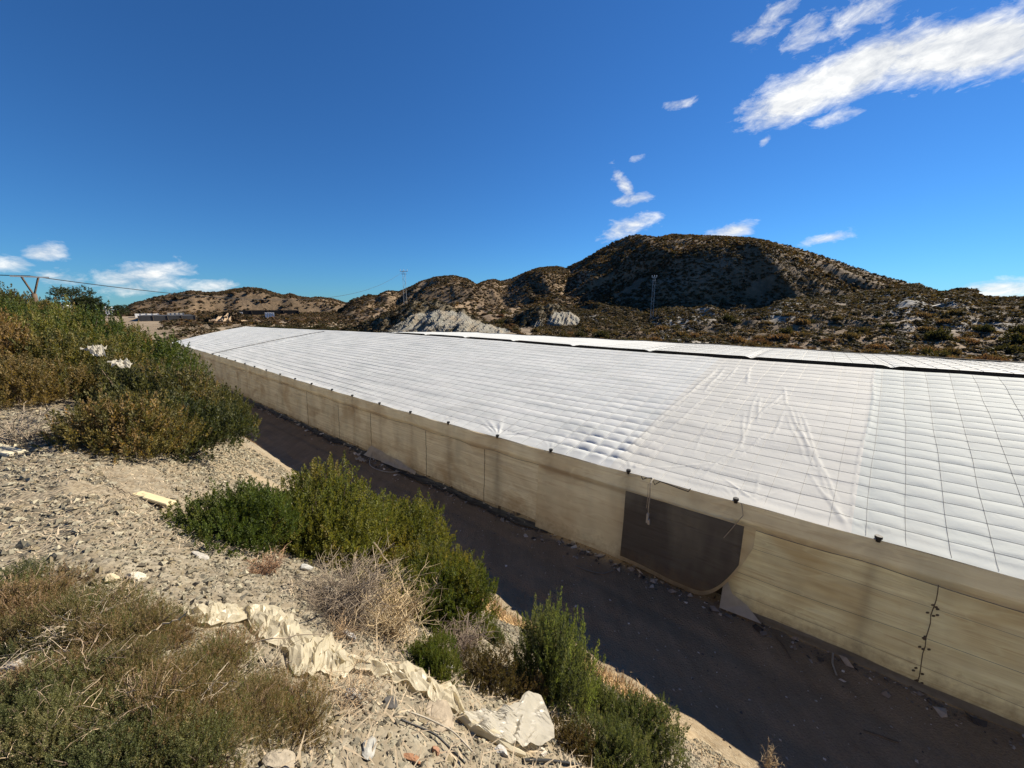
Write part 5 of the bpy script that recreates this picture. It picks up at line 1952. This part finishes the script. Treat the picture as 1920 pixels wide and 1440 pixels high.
# dark tree on the skyline
def tree(x, y, r, hgt, w, label, seed, pal=DGREEN):
    th, e_ = azel(x, y)
    X, Y = r * math.sin(th), r * math.cos(th)
    zt = CH + math.tan(e_) * r
    zb = zt - hgt
    e = tag(empty('pine_tree', (X, Y, zb)), label, 'tree')
    r_ = np.random.default_rng(seed)
    m_ = MB()
    tips = []
    tr = np.array([(0, 0, -1.5), (.05, .0, hgt * .3), (.12, .05, hgt * .6), (.0, .05, hgt * .85)])
    m_.tube(tr, [.16, .13, .09, .04], 7)
    for k in range(12):
        an = k * 2.4
        z0 = hgt * (.28 + .5 * k / 12)
        L = w * .5 * (.6 + .5 * r_.random()) * (1.05 - .35 * k / 12)
        tip = np.array([math.cos(an) * L, math.sin(an) * L, z0 + hgt * (.12 + .1 * r_.random())])
        m_.tube([(.08, .03, z0), tuple(tip * np.array([.5, .5, 1]) + np.array([0, 0, -.1])), tuple(tip)], [.05, .035, .015], 4)
        tips.append(tip)
    tips.append(np.array([0, 0, hgt * .88]))
    m_.build('trunk', M['bark'], e, smooth=True)
    P, A_ = [], []
    for tp in tips:
        n = 46
        d = r_.normal(size=(n, 3))
        d /= np.linalg.norm(d, axis=1, keepdims=True)
        d[:, 2] = d[:, 2] * .6 + .2
        P.append(tp + d * w * .17 * (.5 + .6 * r_.random((n, 1))))
        A_.append(d)
    P, A_ = np.concatenate(P), np.concatenate(A_)
    A_ = A_ + np.array([0, 0, .5])
    A_ /= np.linalg.norm(A_, axis=1, keepdims=True)
    C = np.array(pal)[r_.integers(0, len(pal), len(P))]
    V, Fq, c = plumes(P, A_, 14, .26, .13, .04, C, r_)
    link('crown', new_mesh('crown', V, Fq, M['leaf'], c), e)


PINE = [(.026, .038, .020), (.035, .048, .024), (.045, .058, .028)]
tree(128, 541, 40, 3.4, 2.3, 'dark green umbrella shaped pine on the skyline behind the thicket', 31, PINE)
tree(165, 559, 40, 2.2, 1.3, 'smaller dark pine right of the umbrella shaped pine', 32, PINE)
tree(222, 573, 90, 2.6, 1.8, 'tiny round tree on the horizon left of the far hills', 33, PINE)


def shed(name, x0, x1, ytop, r, dep, roofh, label, cat, wallm, roofm, windows=2):
    t0, e0 = azel(x0, ytop)
    t1, _ = azel(x1, ytop)
    tm = (t0 + t1) / 2
    w = 2 * r * math.tan((t1 - t0) / 2)
    X, Y = r * math.sin(tm), r * math.cos(tm)
    zt = CH + math.tan(e0) * r
    zb = float(gz(*toaq(X, Y))) - .3
    zb = min(zb, zt - 2.4)
    e = tag(empty(name, (X, Y, zb)), label, cat)
    e.rotation_euler = (0, 0, -tm)
    hw = zt - zb - roofh
    m_ = MB()
    m_.box((0, 0, hw / 2), (w, dep, hw))
    m_.build('wall', M[wallm], e)
    m_ = MB()
    ov = .25
    V = np.array([[-w / 2 - ov, -dep / 2 - ov, hw - .02], [w / 2 + ov, -dep / 2 - ov, hw - .02], [w / 2 + ov, dep / 2 + ov, hw - .02], [-w / 2 - ov, dep / 2 + ov, hw - .02], [-w / 2 - ov, 0, hw + roofh], [w / 2 + ov, 0, hw + roofh]])
    m_.add(V, np.array([[0, 1, 5, 4], [2, 3, 4, 5], [3, 2, 1, 0]]))
    m_.add(V[[0, 4, 3, 1, 2, 5]], np.array([[0, 1, 2], [3, 4, 5]]))
    m_.build('roof', M[roofm], e)
    for k in range(windows):
        m_ = MB()
        m_.box((-w / 2 + w * (k + .7) / (windows + .4), -dep / 2 - .03, hw * .55), (w * .12, .05, hw * .3))
        m_.build('window', M['glass'], e)
    return e


shed('white_shed', 112, 142, 572, 46, 3, .5, 'white low shed roof showing behind the thicket under the pines', 'shed', 'white', 'white', 1)
shed('white_house', 196, 209, 575, 260, 8, .8, 'tiny white house on the horizon left of the far hills', 'house', 'white', 'white', 2)


def net_house(x0, x1, y0, r, dep, label, mat, name, hgt=2.6, top=None):
    t0, e0 = azel(x0, y0)
    t1, _ = azel(x1, y0)
    tm = (t0 + t1) / 2
    w = r * (math.tan(t1 - tm) - math.tan(t0 - tm))
    X, Y = r * math.sin(tm), r * math.cos(tm)
    zt = CH + math.tan(e0) * r
    zb = zt - hgt
    e = tag(empty(name, (X, Y, zb)), label, 'greenhouse')
    e.rotation_euler = (0, 0, -tm)
    nx, ny = 40, 12
    U_, V_ = np.meshgrid(np.linspace(-.5, .5, nx), np.linspace(0, 1, ny), indexing='ij')
    Z = hgt - .15 * np.abs(np.sin(U_ * w * 1.0)) * .6 - .1 * V_
    link('roof', new_mesh('roof', np.stack([U_ * w, V_ * dep, Z], -1).reshape(-1, 3), grid_faces(nx, ny), M[top or mat], smooth=True), e)
    V = np.stack([np.stack([U_[:, 0] * w, 0 * U_[:, 0] - .02, Z[:, 0]], -1), np.stack([U_[:, 0] * w, 0 * U_[:, 0] - .3, 0 * U_[:, 0] - .5], -1)], 1)
    link('wall', new_mesh('wall', V.reshape(-1, 3), grid_faces(nx, 2), M[mat]), e)
    for k in range(5):
        m_ = MB()
        m_.tube([((k / 4 - .5) * w, -.35, -.5), ((k / 4 - .5) * w, -.1, hgt + .1)], .06, 5)
        m_.build('post', M['post'], e)


net_house(258, 366, 592, 170, 40, 'low dark net greenhouse on the plain below the far hills', 'dnet', 'net_greenhouse', 3.0)
net_house(252, 298, 588, 215, 10, 'white strip of plastic roof just behind the dark net greenhouse', 'white', 'far_greenhouse', 1.6)
net_house(313, 345, 586.5, 225, 10, 'short pale plastic roof right of the white strip behind the dark net greenhouse', 'conc', 'far_greenhouse', 1.4)
net_house(441, 455, 585, 190, 8, 'small white roof on the plain right of the dirt mound', 'white', 'far_greenhouse', 1.6)
net_house(496, 514, 585.5, 190, 8, 'small white roof at the foot of the far hills, above dark bushes', 'white', 'far_greenhouse', 1.6)
net_house(440, 560, 581.5, 240, 10, 'long low black net greenhouse at the foot of the far hills', 'black', 'net_greenhouse', 1.8)

# concrete channel slanting up the right slope
P = []
for x, y in [(1678, 594), (1700, 588), (1730, 580), (1760, 573), (1790, 566)]:
    th, e_ = azel(x, y)
    rs = np.linspace(46, 118, 500)
    vis = (H_RIGHT.z(np.full(500, th), rs) - CH) / rs
    k = int(np.argmax(vis > math.tan(e_))) if (vis > math.tan(e_)).any() else 300
    P.append((rs[k] * math.sin(th), rs[k] * math.cos(th), CH + rs[k] * math.tan(e_)))
P = np.array(P)
m_ = MB()
t = np.linspace(0, 4, 20)
P = np.stack([np.interp(t, np.arange(5), P[:, i]) for i in range(3)], -1)
for i in range(len(P) - 1):
    d = P[i + 1] - P[i]
    an = math.atan2(d[1], d[0])
    L = np.linalg.norm(d)
    m_.box((P[i] + P[i + 1]) / 2, (L * .97, .3, .32), rotz(an) @ roty(-math.asin(d[2] / L)))
tag(m_.build('concrete_channel', M['conc']), 'narrow pale concrete channel slanting up the scrub slope at the right', 'channel')
